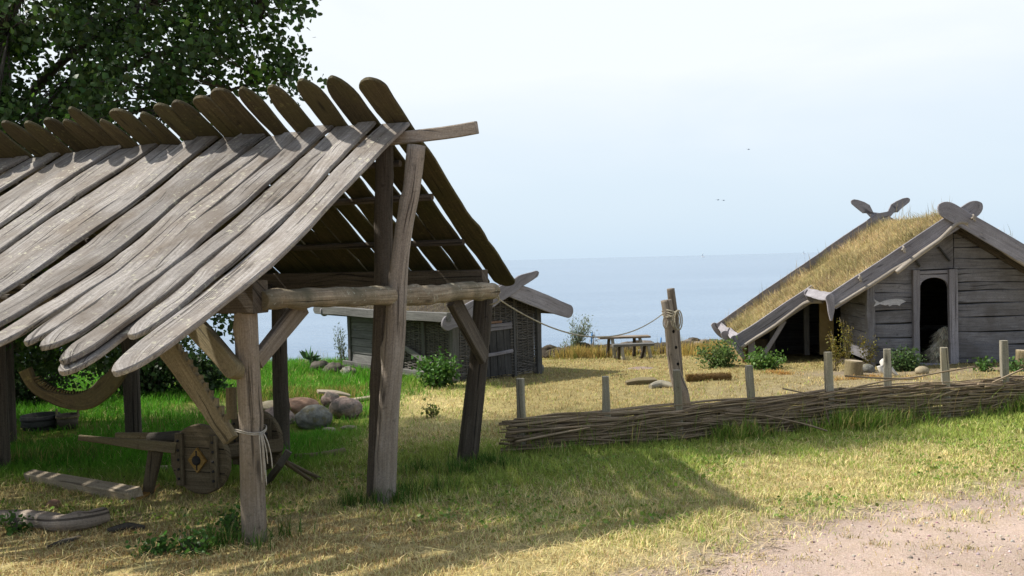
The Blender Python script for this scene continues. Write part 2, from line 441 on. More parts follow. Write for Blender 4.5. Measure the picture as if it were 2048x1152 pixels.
sp = n.node('SeparateXYZ'); n.link(dirv, sp.inputs[0])
cl = n.noise(n.mapp(dirv, (1.6, 1.6, 5.5)), 1.5, 7, .55, .4)
clb = n.noise(n.mapp(dirv, (1, 1, 9), (2, 5, 1)), 1.2, 4, .5, .2)
high = n.ramp(sp.outputs['Z'], [(.0, .05), (.08, .34), (.22, .95), (.4, 1), (.6, .75), (.9, .45)])
backw = n.ramp(n.math('ADD', n.math('MULTIPLY', sp.outputs['Y'], .5), .5), [(.3, .45), (.75, 1)])
high = n.math('MULTIPLY', high, backw)
low = n.math('MULTIPLY', n.ramp(sp.outputs['Z'], [(.02, .9), (.16, .75), (.5, .25)]), backw)
f = n.math('MULTIPLY', n.math('ADD', n.ramp(cl, [(.25, .66), (.65, 1)]), n.math('MULTIPLY', clb, .35)), high)
skc = n.mix(1.0, sky.outputs[0], (.10, .10, .10), 'MULTIPLY')
cc = n.mix(f, n.mix(low, skc, (.41, .515, .615)), (.58, .615, .645))
bg = n.node('Background'); n.link(cc, bg.inputs[0]); bg.inputs[1].default_value = 1.0
ow = n.node('OutputWorld'); n.link(bg.outputs[0], ow.inputs[0])
sc.view_settings.view_transform = 'Standard'; sc.view_settings.look = 'None'; sc.view_settings.exposure = .7; sc.view_settings.gamma = 1

# ------------------------------------------------------------------ vegetation zones (which plants grow where)
def green(x, y):
    x = np.asarray(x, float); y = np.asarray(y, float)
    g = .16+.9*(fbm(x*.8+3, y*.8+7, 4)-.45)
    # strip along the front of the wattle fence
    t = y-(9.28+.24*np.clip(x, -.4, 20)); g = g+.40*np.exp(-((t+.9)/1.0)**2)*sstep(-1.5, .3, x)+.4*np.exp(-((t+.15)/.35)**2)*sstep(-.8, 0, x)
    # lush ground behind and left of the shelter
    g = g+.95*sstep(-1.6, -2.6, x-.0*(y-9))*sstep(7.2, 8.6, y+.25*(x+3))
    g = g+.55*np.exp(-((x+.8)/1.0)**2-((y-9.2)/1.6)**2)
    g = g+.5*np.exp(-((x+.4)/.9)**2-((y-7.6)/.7)**2)
    g = g+.5*np.exp(-((x+.9)/1.5)**2-((y-17.3)/.5)**2)+.6*np.exp(-((x-1.3)/.7)**2-((y-20)/.6)**2)
    # trodden dry yard behind the fence
    yard = sstep(-.9, .3, x)*sstep(.5, 1.6, t)*sstep(25.5, 22, y)
    g = g*(1-.75*yard)
    g = g-.35*sstep(6.6, 5.6, y)*sstep(-.4, -1.5, x)     # parched, trodden under the roof
    g = g-.2*sstep(5.4, 4.3, y)
    return np.clip(g, 0, 1)
def bare(x, y):
    x = np.asarray(x, float); y = np.asarray(y, float)
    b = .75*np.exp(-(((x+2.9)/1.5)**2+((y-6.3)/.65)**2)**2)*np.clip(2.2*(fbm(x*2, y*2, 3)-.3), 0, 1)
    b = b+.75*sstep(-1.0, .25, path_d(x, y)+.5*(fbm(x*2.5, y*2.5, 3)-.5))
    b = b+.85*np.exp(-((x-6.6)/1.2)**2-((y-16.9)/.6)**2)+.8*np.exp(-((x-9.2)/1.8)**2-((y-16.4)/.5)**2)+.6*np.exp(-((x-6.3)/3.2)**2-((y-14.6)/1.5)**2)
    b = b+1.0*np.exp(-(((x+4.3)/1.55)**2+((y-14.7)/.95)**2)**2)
    return np.clip(b, 0, 1)

# ------------------------------------------------------------------ ground, path, sea
xs = np.unique(np.concatenate([np.arange(-12, 14, .11), np.linspace(-120, -12, 40), np.linspace(14, 120, 40)]))
ys = np.unique(np.concatenate([np.arange(2.5, 28, .11), np.linspace(-40, 2.5, 30), np.linspace(28, 60, 40), np.linspace(60, 200, 8)]))
X, Y = np.meshgrid(xs, ys); Z = gz(X, Y); GXS, GYS, GZS = xs, ys, Z
vs = np.stack([X, Y, Z], 2).reshape(-1, 3); nx, ny = len(xs), len(ys)
i = (np.arange(ny-1)[:, None]*nx+np.arange(nx-1)[None, :]).ravel()
idx = np.stack([i, i+1, i+nx+1, i+nx], 1).ravel()
gr = green(X, Y).ravel()[:, None]; ba = bare(X, Y).ravel()[:, None]
tint = np.array([.44, .36, .16])*(1-gr)+np.array([.16, .19, .04])*gr
soil = np.array([.27, .215, .155]); pf = sstep(-1.0, .1, path_d(X, Y)).ravel()[:, None]
soilc = soil*(1-pf)+np.array([.40, .31, .27])*pf
ydg = (sstep(-.9, .3, X)*sstep(.6, 2., Y-(9.28+.24*np.clip(X, -.4, 20)))).ravel()[:, None]; tint = tint*(1-.35*ydg)
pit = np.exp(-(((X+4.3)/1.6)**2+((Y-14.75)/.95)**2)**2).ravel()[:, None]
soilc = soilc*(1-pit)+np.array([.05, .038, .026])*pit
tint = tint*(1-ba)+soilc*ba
m, nt, b = newmat('turf_ground'); n = N(nt)
a = n.node('Attribute', attribute_name='tint').outputs['Color']; ob = n.coord('Object')
f1 = n.noise(ob, 38, 5, .7); f2 = n.noise(ob, 5, 5, .6)
c = n.mix(1.0, a, n.ramp(f1, [(.3, .45), (.5, .95), (.7, 1.3)]), 'MULTIPLY'); c = n.mix(1.0, c, n.ramp(f2, [(.3, .75), (.7, 1.2)]), 'MULTIPLY')
n.link(c, b.inputs['Base Color']); b.inputs['Roughness'].default_value = 1; b.inputs['Specular IOR Level'].default_value = .05
n.link(n.bump(f1, .8, .03), b.inputs['Normal'])
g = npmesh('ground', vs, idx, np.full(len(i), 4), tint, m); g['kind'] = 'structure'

m, nt, b = newmat('pink_gravel'); n = N(nt); ob = n.coord('Object')
vo = n.node('TexVoronoi'); vo.inputs['Scale'].default_value = 130; n.link(ob, vo.inputs['Vector'])
f1 = n.noise(ob, 70, 5, .75); f2 = n.noise(ob, 2.2, 5, .6); f3 = n.noise(ob, 260, 3, .7)
c = n.ramp(f1, [(.28, (.21, .14, .10)), (.5, (.41, .305, .245)), (.72, (.57, .455, .39))])
c = n.mix(.35, c, n.ramp(f3, [(.3, (.19, .14, .11)), (.55, (.50, .40, .34)), (.75, (.72, .63, .57))]))
hs = n.node('HueSaturation'); n.link(vo.outputs['Color'], hs.inputs['Color']); hs.inputs['Saturation'].default_value = .15
c = n.mix(.25, c, hs.outputs[0], 'OVERLAY')
c = n.mix(n.math('MULTIPLY', n.ramp(f2, [(.45, 0), (.65, 1)]), .4), c, (.40, .30, .20))
f5 = n.noise(ob, .9, 4, .6); c = n.mix(1.0, c, n.ramp(f5, [(.35, .80), (.65, 1.12)]), 'MULTIPLY')
n.link(c, b.inputs['Base Color']); b.inputs['Roughness'].default_value = .95; b.inputs['Specular IOR Level'].default_value = .1
ed = n.node('Attribute', attribute_name='tint').outputs['Fac']; f6 = n.noise(ob, 45, 4, .8); f7 = n.noise(ob, 7, 4, .6)
al = n.math('GREATER_THAN', n.math('ADD', n.math('ADD', ed, n.math('MULTIPLY', n.math('SUBTRACT', f6, .5), .9)), n.math('MULTIPLY', n.math('SUBTRACT', f7, .5), .5)), .52)
n.link(al, b.inputs['Alpha'])
n.link(n.bump(n.math('ADD', vo.outputs['Distance'], f1), .7, .012), b.inputs['Normal'])
xs = np.arange(-3, 14, .05); ys = np.arange(-3, 9.6, .05)
X, Y = np.meshgrid(xs, ys); nx = len(xs)
D = path_d(X, Y)+.7*(fbm(X*2.2, Y*2.2, 4)-.5)
keep = (D[:-1, :-1] > -.65)
ix = np.clip(np.searchsorted(GXS, X.ravel(), 'right')-1, 0, len(GXS)-2); iy = np.clip(np.searchsorted(GYS, Y.ravel(), 'right')-1, 0, len(GYS)-2)
wx = (X.ravel()-GXS[ix])/(GXS[ix+1]-GXS[ix]); wy = (Y.ravel()-GYS[iy])/(GYS[iy+1]-GYS[iy])
Z = ((GZS[iy, ix]*(1-wx)+GZS[iy, ix+1]*wx)*(1-wy)+(GZS[iy+1, ix]*(1-wx)+GZS[iy+1, ix+1]*wx)*wy).reshape(X.shape)+.005
vs = np.stack([X, Y, Z], 2).reshape(-1, 3)
ii = (np.arange(len(ys)-1)[:, None]*nx+np.arange(nx-1)[None, :])[keep]
used = np.unique(np.stack([ii, ii+1, ii+nx+1, ii+nx], 1)); remap = np.full(len(vs), -1); remap[used] = np.arange(len(used))
idx = remap[np.stack([ii, ii+1, ii+nx+1, ii+nx], 1).ravel()]
pth = npmesh('path', vs[used], idx, np.full(len(ii), 4), np.repeat(np.clip(D.reshape(-1, 1)[used]*.5+.5, 0, 1), 3, 1), m); pth['kind'] = 'structure'

SEA = H-6.0
m, nt, b = newmat('sea_water'); n = N(nt); ob = n.coord('Object')
b.inputs['Base Color'].default_value = (.20, .30, .40, 1); b.inputs['Roughness'].default_value = .16; b.inputs['IOR'].default_value = 1.33; b.inputs['Specular IOR Level'].default_value = .30
w1 = n.noise(n.mapp(ob, (.22, .7, 1)), 1, 6, .6, .5); w2 = n.noise(n.mapp(ob, (.006, .03, 1)), 1, 5, .6)
c = n.ramp(w2, [(.3, (.085, .145, .235)), (.7, (.155, .225, .315))]); n.link(c, b.inputs['Base Color'])
n.link(n.bump(n.math('ADD', w1, n.math('MULTIPLY', w2, .5)), .28, .5), b.inputs['Normal'])
mb = MB(); yy = [26, 60, 150, 500, 2000, 8000, 40000]
for y0, y1 in zip(yy, yy[1:]):
    mb.add([(-60-y0*1.6, y0, SEA), (60+y0*1.6, y0, SEA), (60+y1*1.6, y1, SEA), (-60-y1*1.6, y1, SEA)], [[0, 1, 2, 3]])
o = mb.build('sea', m); o['kind'] = 'structure'

# ------------------------------------------------------------------ open shelter with plank roof
gv = Vector((.368, .93, 0)).normalized(); rv = Vector((-gv.y, gv.x, 0))       # across the gable (away) / along the ridge (left)
C0 = Vector((-1.09, 7.1, 0))
def S(u, v, z): 
    q = C0+gv*u+rv*v; return Vector((q.x, q.y, z+H))
shel = thing('open_shelter', S(0, 2, G(-3, 7.8)-H), 'open timber shelter on log posts with overlapping silver plank roof and upstanding ridge board tips', 'shelter')
gz_ = lambda p: Vector((p.x, p.y, G(p.x, p.y)-.06))
def post(name, pts, r, mat, **k):
    mb = MB(); tube(mb, pts, r, seg=18, n=40, **k); return mb.build(name, mat, shel)
# gable posts
lp = S(-1.72, 0, 0)
post('post', [Vector((lp.x-.005, lp.y, H-.28)), Vector((lp.x, lp.y, H-1.0)), gz_(lp)], [.072, .076, .077, .084], W_POST, rough=.09, knots=5)
post('post', [P(968, 585, 8.75), P(955, 740, 8.73), P(933, 930, 8.7)], [.10, .098, .105, .11], W_DARK, rough=.06, knots=2)
post('post', [P(769, 285, 7.1), P(767, 440, 7.1), P(766, 560, 7.1), P(759, 800, 7.1), P(752, 1012, 7.1)], [.072, .078, .075, .082, .085], W_DARK, rough=.06, knots=3)
post('post', [P(833, 291, 6.86), P(823, 380, 6.86), P(806, 470, 6.86), P(795, 560, 6.86), P(789, 680, 6.86), P(775, 850, 6.86), P(768, 1012, 6.86)],
     [.075, .072, .074, .082, .088, .084, .088, .094], W_POST2, rough=.10, knots=8)
# back row
for v, r in ((2.35, .085), (4.55, .095), (6.7, .09), (8.8, .09)):
    q = S(1.72, v, 0); post('post', [Vector((q.x+.02, q.y, H-.32)), Vector((q.x, q.y, H-1.2)), gz_(q)], r, W_DARK, rough=.05, knots=1)
for v in (2.6, 5.0, 7.4):
    q = S(-1.72, v, 0); post('post', [Vector((q.x, q.y, H-.28)), gz_(q)], .088, W_POST, rough=.05)
for v in (4.6, 8.6):
    q = S(0, v, 0); post('post', [Vector((q.x, q.y, H+1.0)), gz_(q)], .09, W_DARK, rough=.05)
# wall plates, ridge beam, purlins
for u, e in ((-1.72, -.115), (1.72, -.20)):
    mb = MB(); plank(mb, [S(u, e, -.195), S(u, 4, -.185), S(u, 9.2, -.19)], V(0, 0, 1), .15, .21, n=20, jit=.008); mb.build('wall_plate', W_DARK, shel)
mb = MB(); plank(mb, [S(.0, -.9, 1.055), S(0, -.3, 1.025), S(.01, 2, 1.0), S(0, 9, 1.01)], V(0, 0, 1), [.06, .10, .145, .15, .13, .13, .13, .13, .13, .13, .13, .13, .13, .13, .13, .13, .13, .13, .13, .13], .10, n=70, jit=.035, twist=.3); mb.build('ridge_beam', W_POST2, shel)
for u in (-.75, -1.35, .75, 1.4):
    mb = MB(); tube(mb, [S(u, -.12, 1.13-.62*abs(u)-.075), S(u, 9.2, 1.13-.62*abs(u)-.075)], .032, seg=7, n=12, rough=.12); mb.build('purlin', W_DARK, shel)
# tie beam
a0 = P(522, 600, 5.47); a1 = P(985, 582, 8.5)
mb = MB(); tube(mb, [a0, a0.lerp(a1, .3)+V(0, 0, -.0), a0.lerp(a1, .62)+V(0, 0, -.012), a0.lerp(a1, .8)+V(0, 0, .01), a1], [.066, .07, .078, .085, .08, .085], seg=16, n=60, rough=.20, knots=12, nsc=8); mb.build('tie_beam', W_LOG, shel)
q = S(1.72, 4.5, -.3); 
for v in (2.4, 4.6, 6.8):
    mb = MB(); tube(mb, [S(-1.7, v, -.27), S(1.7, v, -.27)], .07, seg=10, n=14); mb.build('tie_beam', W_DARK, shel)
# braces
mb = MB(); plank(mb, [S(-1.68, -.03, -.62), S(-1.16, -.03, -.28)], rv, [.12, .15], .06, n=10, jit=.008); mb.build('brace', W_POST, shel)
mb = MB(); plank(mb, [P(968, 715, 8.62), P(905, 598, 8.1)], rv, [.17, .19], .07, n=10, jit=.01); mb.build('brace', W_DARK, shel)
mb = MB(); plank(mb, [P(478, 752, 5.36), P(425, 690, 5.5), P(352, 610, 5.75)], V(-.1, -1, .1), [.115, .125, .12], .085, n=14, r0=.06, jit=.008); mb.build('brace', W_BRACE, shel)
# notched log leaning against the corner post
mb = MB(); A, B = P(462, 880, 5.75), P(318, 672, 5.95)
plank(mb, [A, A.lerp(B, .5)+V(0, 0, .015), B], V(-.05, -1, .05), [.10, .135, .15], .07, n=16, jit=.008)
ax = (B-A).normalized(); sd_ = Vector((0, -1, 0)); pr = ax.cross(sd_).normalized()
pr = pr if pr.x > 0 else -pr
for k in range(11):
    c = A.lerp(B, .16+.074*k)+pr*(.058+.008*(k/11)); plank(mb, [c-ax*.025-pr*.02, c+pr*.026+ax*.012], V(0, -1, 0), [.045, .018], .066, n=4, jit=.002)
mb.build('notched_log', W_BRACE, shel)
post('corner_stub', [P(464, 838, 5.62), P(462, 775, 5.64)], .035, W_BRACE, rough=.1)

def zroof(u):
    a = abs(u); return 1.13-.62*a+.12*(max(0, a-1.35)/1.4)**2
# front slope
fr = MB()
for u in (-.35, -2.05): tube(fr, [S(u, -.02, zroof(u)-.065), S(u, 9.3, zroof(u)-.065)], .03, seg=7, n=10)
front = fr.build('front_roof_slope', W_DARK, shel)
v = -.31; k = 0
wid = [.25, .19, .22, .23, .17, .20, .24, .16, .22, .19, .25]
gaps = [.014, .045, .012, .075, .01, .014, .03, .055, .01, .014, .035, .012]
tipu = [2.95, 2.62, 2.84, 2.80, 2.70, 2.83, 2.76, 2.88, 2.72, 2.83, 2.78]
while v < 8.9:
    wv = wid[k % len(wid)]*(1 if k < 11 else rnd(.9, 1.1)); vc = v+wv/2; L = tipu[k % len(tipu)]+rnd(-.04, .04)
    lift = [.0, .030, .004, .038, .014][k % 5]
    sk = rnd(-.05, .05) if k else .02
    pts = []
    for i in range(9):
        u = -.015-(L-.015)*i/8
        pts.append(S(u, vc+sk*(i/8-.3), zroof(u)+.012+lift+.012*math.sin(i*1.1+k)))
    mb = MB(); nrm = (Vector((-gv.x*.53, -gv.y*.53, .85)))
    e1, e2 = (1, 1) if k == 0 else (rnd(.84, .97), rnd(.80, 1.0))
    wl_ = [wv*1.03, wv*rnd(.98, 1.05), wv*e1, wv*e2, wv*rnd(.88, 1.04), wv*rnd(.75, .95)]
    if v < 1.42 <= v+wv: wl_ = [wv]*9+[wv*.9, wv*.40, wv*.34, wv*.85, wv*.9]
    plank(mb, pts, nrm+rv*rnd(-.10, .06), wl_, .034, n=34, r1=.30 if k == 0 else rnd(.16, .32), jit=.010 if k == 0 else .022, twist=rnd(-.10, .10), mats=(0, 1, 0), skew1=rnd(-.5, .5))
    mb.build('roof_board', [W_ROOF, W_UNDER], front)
    v += wv+gaps[k % len(gaps)]*1.0; k += 1
# a lower cover board peeping out under the eave
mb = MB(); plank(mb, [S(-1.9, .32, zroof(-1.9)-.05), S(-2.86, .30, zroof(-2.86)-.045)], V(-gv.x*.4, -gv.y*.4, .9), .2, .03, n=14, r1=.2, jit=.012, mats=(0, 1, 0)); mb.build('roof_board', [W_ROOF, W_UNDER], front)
# back slope with tips standing past the ridge
bk = MB()
for u in (.35, 2.0): tube(bk, [S(u, -.02, 1.13-.62*u-.05), S(u, 9.3, 1.13-.62*u-.05)], .03, seg=7, n=10)
back = bk.build('back_roof_slope', W_DARK, shel)
v = -.30; k = 0
tips = [.50, .56, .55, .53, .54, .60, .52, .55, .50, .44, .50, .45, .62, .48, .50, .47, .52, .50, .55, .46, .5]
wid = [.25, .26, .25, .25, .21, .25, .21, .24, .22, .21, .27, .2, .2, .2, .2]
gap2 = [.018, .02, .028, .03, .006, .022, .012, .01, .008, .008, .008, .012, .006, .01, .01]
while v < 8.9:
    wv = wid[k % len(wid)]; vc = v+wv/2; t = tips[k % len(tips)]*rnd(.95, 1.05)-(.03 if k > 6 else 0)
    pts = []
    sk = rnd(-.03, .03); dz = .0 if k % 2 else .012
    for i in range(8):
        u = -t*.86+(2.38+t*.86)*i/7
        pts.append(S(u, vc+sk*(i/7-.3), 1.165-.61*u+dz+(.008*math.sin(i+k))))
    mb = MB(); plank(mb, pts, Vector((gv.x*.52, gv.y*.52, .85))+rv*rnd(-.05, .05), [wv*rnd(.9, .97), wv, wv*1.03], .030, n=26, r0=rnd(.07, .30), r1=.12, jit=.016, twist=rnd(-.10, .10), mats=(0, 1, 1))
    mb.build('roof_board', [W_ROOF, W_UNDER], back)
    v += wv+gap2[k % len(gap2)]*(1.5 if k < 5 else .9)+.002; k += 1

# cord tied round the corner post
mb = MB(); c = Vector((lp.x, lp.y, 0)); zr = P(490, 862, 5.5).z
ring = [c+V(math.cos(a)*.098, math.sin(a)*.098, zr+.012*math.sin(a*2)) for a in [i*2*math.pi/18 for i in range(19)]]
tube(mb, ring, .0042, seg=6, n=40, rough=0); tube(mb, [q+V(0, 0, .011) for q in ring], .0042, seg=6, n=40, rough=0)
for dx, ln, sw in ((.075, .32, .01), (.085, .34, .025), (.092, .20, .03), (.10, .23, .05), (.082, .27, .02)):
    a = c+V(dx, -.065, zr); tube(mb, [a, a+V(sw*.6, -.02, -.05), a+V(sw, -.02, -ln*.6), a+V(sw*1.1, -.015, -ln)], .0038, seg=5, n=9, rough=0)
tag(mb.build('cord', M_CORD), 'pale cord knotted round the corner post of the shelter with loose ends hanging', 'cord')

# serrated curved timber hanging under the eave
mb = MB(); pts = [P(52, 738, 5.7), P(75, 775, 5.72), P(125, 800, 5.75), P(180, 800, 5.78), P(225, 765, 5.8), P(248, 728, 5.82)]
plank(mb, pts, V(0, -1, .1), [.05, .07, .085, .10, .12, .08], .05, n=30, jit=.022, mats=(0, 0, 0))
st = resample(pts, 40)
for i in range(4, 26):
    q = st[i]; t = (st[i+1]-st[i-1]).normalized(); up = V(0, -1, 0).cross(t); up = up if up.z > 0 else -up
    hw = .032+.015*i/26; plank(mb, [q+up*(hw-.01), q+up*(hw+.03)+t*.008], V(0, -1, 0), [.022, .004], .03, n=3, jit=0)
tag(mb.build('crooked_timber', W_UNDER), 'curved brown timber with a toothed inner edge hanging under the low eave', 'timber')

# ------------------------------------------------------------------ hand cart
cp = PG(405, 985); cart = thing('hand_cart', cp, 'wooden hand cart with solid plank wheels and two long handles under the shelter', 'hand cart')
wc = P(402, 918, 7.35); wr_ = .305
ax_ = V(.50, .86, 0).normalized(); fx = V(ax_.y, -ax_.x, 0)
ax_ = V(.32, .95, 0).normalized(); fx = V(ax_.y, -ax_.x, 0)
def disc(mb, c, axv, r, th, seg=40, mi=0, rings=(1,)):
    axv = Vector(axv).normalized(); A = V(0, 0, 1); A = (A-axv*A.dot(axv)).normalized(); B = axv.cross(A)
    vs = []; cr = .012
    for (rr, d) in ((r-cr, -th/2), (r, -th/2+cr), (r, th/2-cr), (r-cr, th/2)):
        for j in range(seg):
            a = 2*math.pi*j/seg; k = 1+.006*math.sin(a*3+1)
            vs.append(c+A*(math.cos(a)*rr*k)+B*(math.sin(a)*rr*k)+axv*d)
    fs = []
    for i in range(3):
        for j in range(seg): fs.append([i*seg+j, i*seg+(j+1) % seg, (i+1)*seg+(j+1) % seg, (i+1)*seg+j])
    fs.append([j for j in range(seg)][::-1]); fs.append([3*seg+j for j in range(seg)])
    uvs = [[((vs[q]-c).dot(B)+9, (vs[q]-c).dot(A)+4+(vs[q]-c).dot(axv)) for q in f] for f in fs]
    mb.add(vs, fs, uvs, mi)
def wheel(c):
    mb = MB(); disc(mb, c, ax_, wr_, .06)
    wh = mb.build('wheel', W_CART, cart)
    for s in (-1, 1):
        mb = MB(); h = math.sqrt(wr_**2-.18**2)-.02
        plank(mb, [c+fx*(.18*s)-ax_*.05+V(0, 0, -h), c+fx*(.18*s)-ax_*.05+V(0, 0, h)], -ax_, .075, .042, n=8, jit=.003); mb.build('batten', W_CART, wh)
        for i in range(5):
            mb = MB(); blob(mb, c+fx*(.18*s)-ax_*.074+V(0, 0, -h+.06+i*(2*h-.12)/4), (.014, .014, .014), sub=1, rough=0); mb.build('stud', M_IRON, wh)
    mb = MB()
    for z in (-.105, .105):   # plank joints
        hw = math.sqrt(wr_**2-z*z)-.02; plank(mb, [c-fx*hw-ax_*.0305+V(0, 0, z), c+fx*hw-ax_*.0305+V(0, 0, z)], -ax_, .006, .004, n=4, jit=.001)
    mb.build('joint', M_BLACKHOLE, wh)
    mb = MB(); d = .11
    q = [c-ax_*.034+V(0, 0, d), c-ax_*.034+fx*d*.85, c-ax_*.034-V(0, 0, d), c-ax_*.034-fx*d*.85]
    vs = q+[p-ax_*.024 for p in q]; mb.add(vs, [[0, 1, 2, 3], [7, 6, 5, 4], [0, 4, 5, 1], [1, 5, 6, 2], [2, 6, 7, 3], [3, 7, 4, 0]])
    hp = mb.build('hub_plate', W_ORANGE, wh)
    mb = MB(); disc(mb, c-ax_*.055, ax_, .042, .05, seg=16); box(mb, c-ax_*.06+V(0, 0, 0), fx*.006, ax_*.004, V(0, 0, .085)); mb.build('hub', M_IRON, wh)
wheel(wc); wc2 = wc+ax_*.78; wheel(wc2)
mb = MB(); tube(mb, [wc-ax_*.02, wc2+ax_*.02], .04, seg=10, n=4); mb.build('axle', W_CART, cart)
mb = MB(); plank(mb, [P(455, 905, 7.5), P(560, 893, 7.75)], V(-.1, -1, .3), .12, .16, n=5, jit=.004); mb.build('axle_block', W_CART, cart)
mb = MB(); plank(mb, [P(158, 876, 7.25), P(250, 886, 7.3), P(352, 896, 7.36)], V(0, -1, .1), [.045, .06, .09, .095], .05, n=16, jit=.004); mb.build('handle', W_BRACE, cart)
mb = MB(); plank(mb, [P(232, 870, 7.85), P(300, 872, 7.85), P(400, 878, 7.85)], V(0, -1, .1), [.05, .06, .085, .09], .05, n=16, jit=.004); mb.build('handle', W_BRACE, cart)
mb = MB(); plank(mb, [P(312, 902, 7.42), gz_(P(302, 972, 7.4))+V(-.05, 0, 0)], V(0, -1, .1), [.12, .075], .06, n=8, jit=.004); mb.build('leg', W_CART, cart)
mb = MB(); tube(mb, [P(298, 876, 7.6), P(372, 872, 7.55)], [.05, .055], seg=10, n=8, rough=.15); mb.build('cross_log', W_BARK, cart)
mb = MB(); plank(mb, [P(300, 890, 7.36), P(300, 884, 7.86)], V(0, 0, 1), .09, .04, n=4); mb.build('crossbar', W_CART, cart)

# loose timber under the shelter
def log(name, pts, r, mat, label, cat='log', **k):
    mb = MB(); tube(mb, pts, r, seg=k.pop('seg', 12), n=k.pop('n', 22), **k); return tag(mb.build(name, mat), label, cat)
def gp(px, py, dz=0.): 
    q = PG(px, py); q.z += dz; return q
mb = MB(); a, b_ = gp(60, 962, .05), gp(272, 1003, .055)
plank(mb, [a, b_], V(0, -.3, 1), [.10, .125], .10, n=12, jit=.005); tag(mb.build('squared_beam', W_PALE), 'squared pale beam lying on the grass with one sawn end', 'beam')
log('driftwood_log', [gp(-60, 1045, .04), gp(40, 1052, .055), gp(120, 1062, .06), gp(170, 1060, .07), gp(208, 1050, .075)], [.05, .06, .066, .07, .062], W_POST, 'bleached knobbly log lying in front of the squared beam', rough=.34, knots=10, n=44, nsc=6)
mb = MB(); plank(mb, [gp(112, 946, .02), gp(350, 938, .02)], V(0, 0, 1), .09, .03, n=10, jit=.01); tag(mb.build('thin_plank', W_PALE), 'thin weathered plank half hidden in green grass behind the beam', 'plank')
mb = MB(); plank(mb, [gp(95, 1098, .012), gp(165, 1082, .03)], V(0, 0, 1), [.05, .10, .03], .02, n=10, jit=.02); tag(mb.build('bark_strip', W_BARK), 'dark strip of bark lying on dry grass below the bleached log', 'bark')
mb = MB(); plank(mb, [gp(275, 1003, .02), gp(318, 980, .05)], V(0, 0, 1), [.05, .08, .02], .03, n=8, jit=.015); tag(mb.build('bark_piece', W_ORANGE), 'reddish splinter of bark beside the sawn end of the beam', 'bark')
log('dark_branch', [gp(215, 1068, .02), gp(255, 1062, .03), gp(290, 1060, .02)], [.02, .03, .012], W_BARK, 'dark broken branch at the end of the bleached log', 'branch', rough=.2)
mb = MB(); blob(mb, gp(108, 1016, .03), (.06, .05, .045), sub=2, rough=.2); tag(mb.build('small_stone', M_STONE[2]), 'small reddish stone between the beam and the bleached log', 'stone')
log('round_pole', [gp(590, 925, .05), gp(640, 921, .05), gp(688, 912, .055)], [.045, .045, .04], W_BRACE, 'round pole lying on the grass behind the cart wheel', 'pole')
tr = thing('forked_stand', gp(590, 965), 'dark forked stick stand propped on the ground beside the cart', 'stick stand')
mb = MB(); plank(mb, [gp(532, 968, .0), P(560, 930, 7.3), P(578, 902, 7.3)], V(0, -1, .2), [.05, .06, .06], .05, n=8); mb.build('head', W_BARK, tr)
for (x1, y1) in ((625, 966), (640, 960)):
    mb = MB(); tube(mb, [P(566, 921, 7.32), gp(x1, y1, .015)], [.022, .017], seg=8, n=8); mb.build('handle', W_CART, tr)

# tub and bucket behind the shelter
def lathe(mb, c, prof, seg=24, mi=0):
    vs = []
    for (r, z) in prof:
        for j in range(seg):
            a = 2*math.pi*j/seg; vs.append(Vector(c)+V(math.cos(a)*r, math.sin(a)*r, z))
    fs = [[i*seg+j, i*seg+(j+1) % seg, (i+1)*seg+(j+1) % seg, (i+1)*seg+j] for i in range(len(prof)-1) for j in range(seg)]
    uvs = []
    for f in fs:
        u = []
        for q in f:
            j = q % seg; 
            if f.index(q) in (1, 2) and j == 0: j = seg
            u.append((vs[q].z, j/seg*6.28*prof[0][0]))
        uvs.append(u)
    mb.add(vs, fs, uvs, mi, True)
q = PG(82, 858); tub = thing('wooden_tub', q, 'low dark wooden tub standing in grass behind the shelter', 'tub')
mb = MB(); lathe(mb, q, [(.0, .02), (.24, .0), (.27, .22), (.25, .22), (.22, .05), (0, .05)]); mb.build('staves', W_BLACK, tub)
mb = MB(); lathe(mb, q, [(.256, .05), (.262, .05), (.266, .08), (.26, .08)]); lathe(mb, q, [(.268, .15), (.274, .15), (.277, .18), (.27, .18)]); mb.build('hoop', M_IRON, tub)
q = PG(136, 856); bu = thing('wooden_bucket', q, 'small stave bucket with upright handle lugs next to the dark tub', 'bucket')
mb = MB(); lathe(mb, q, [(.0, .01), (.13, .0), (.16, .21), (.145, .21), (.12, .03), (0, .03)]); mb.build('staves', W_DARK, bu)
mb = MB(); lathe(mb, q, [(.158, .16), (.164, .16), (.167, .19), (.16, .19)]); mb.build('hoop', W_BRACE, bu)
for s in (-1, 1):
    mb = MB(); plank(mb, [q+V(.155*s, 0, .15), q+V(.165*s, 0, .30)], V(1, 0, 0), .05, .015, n=4, r1=.03, jit=0); mb.build('lug', W_BRACE, bu)
log('grey_pole', [gp(-40, 850, .03), gp(58, 843, .03)], .03, W_POST, 'pale pole lying in the grass left of the dark tub', 'pole')

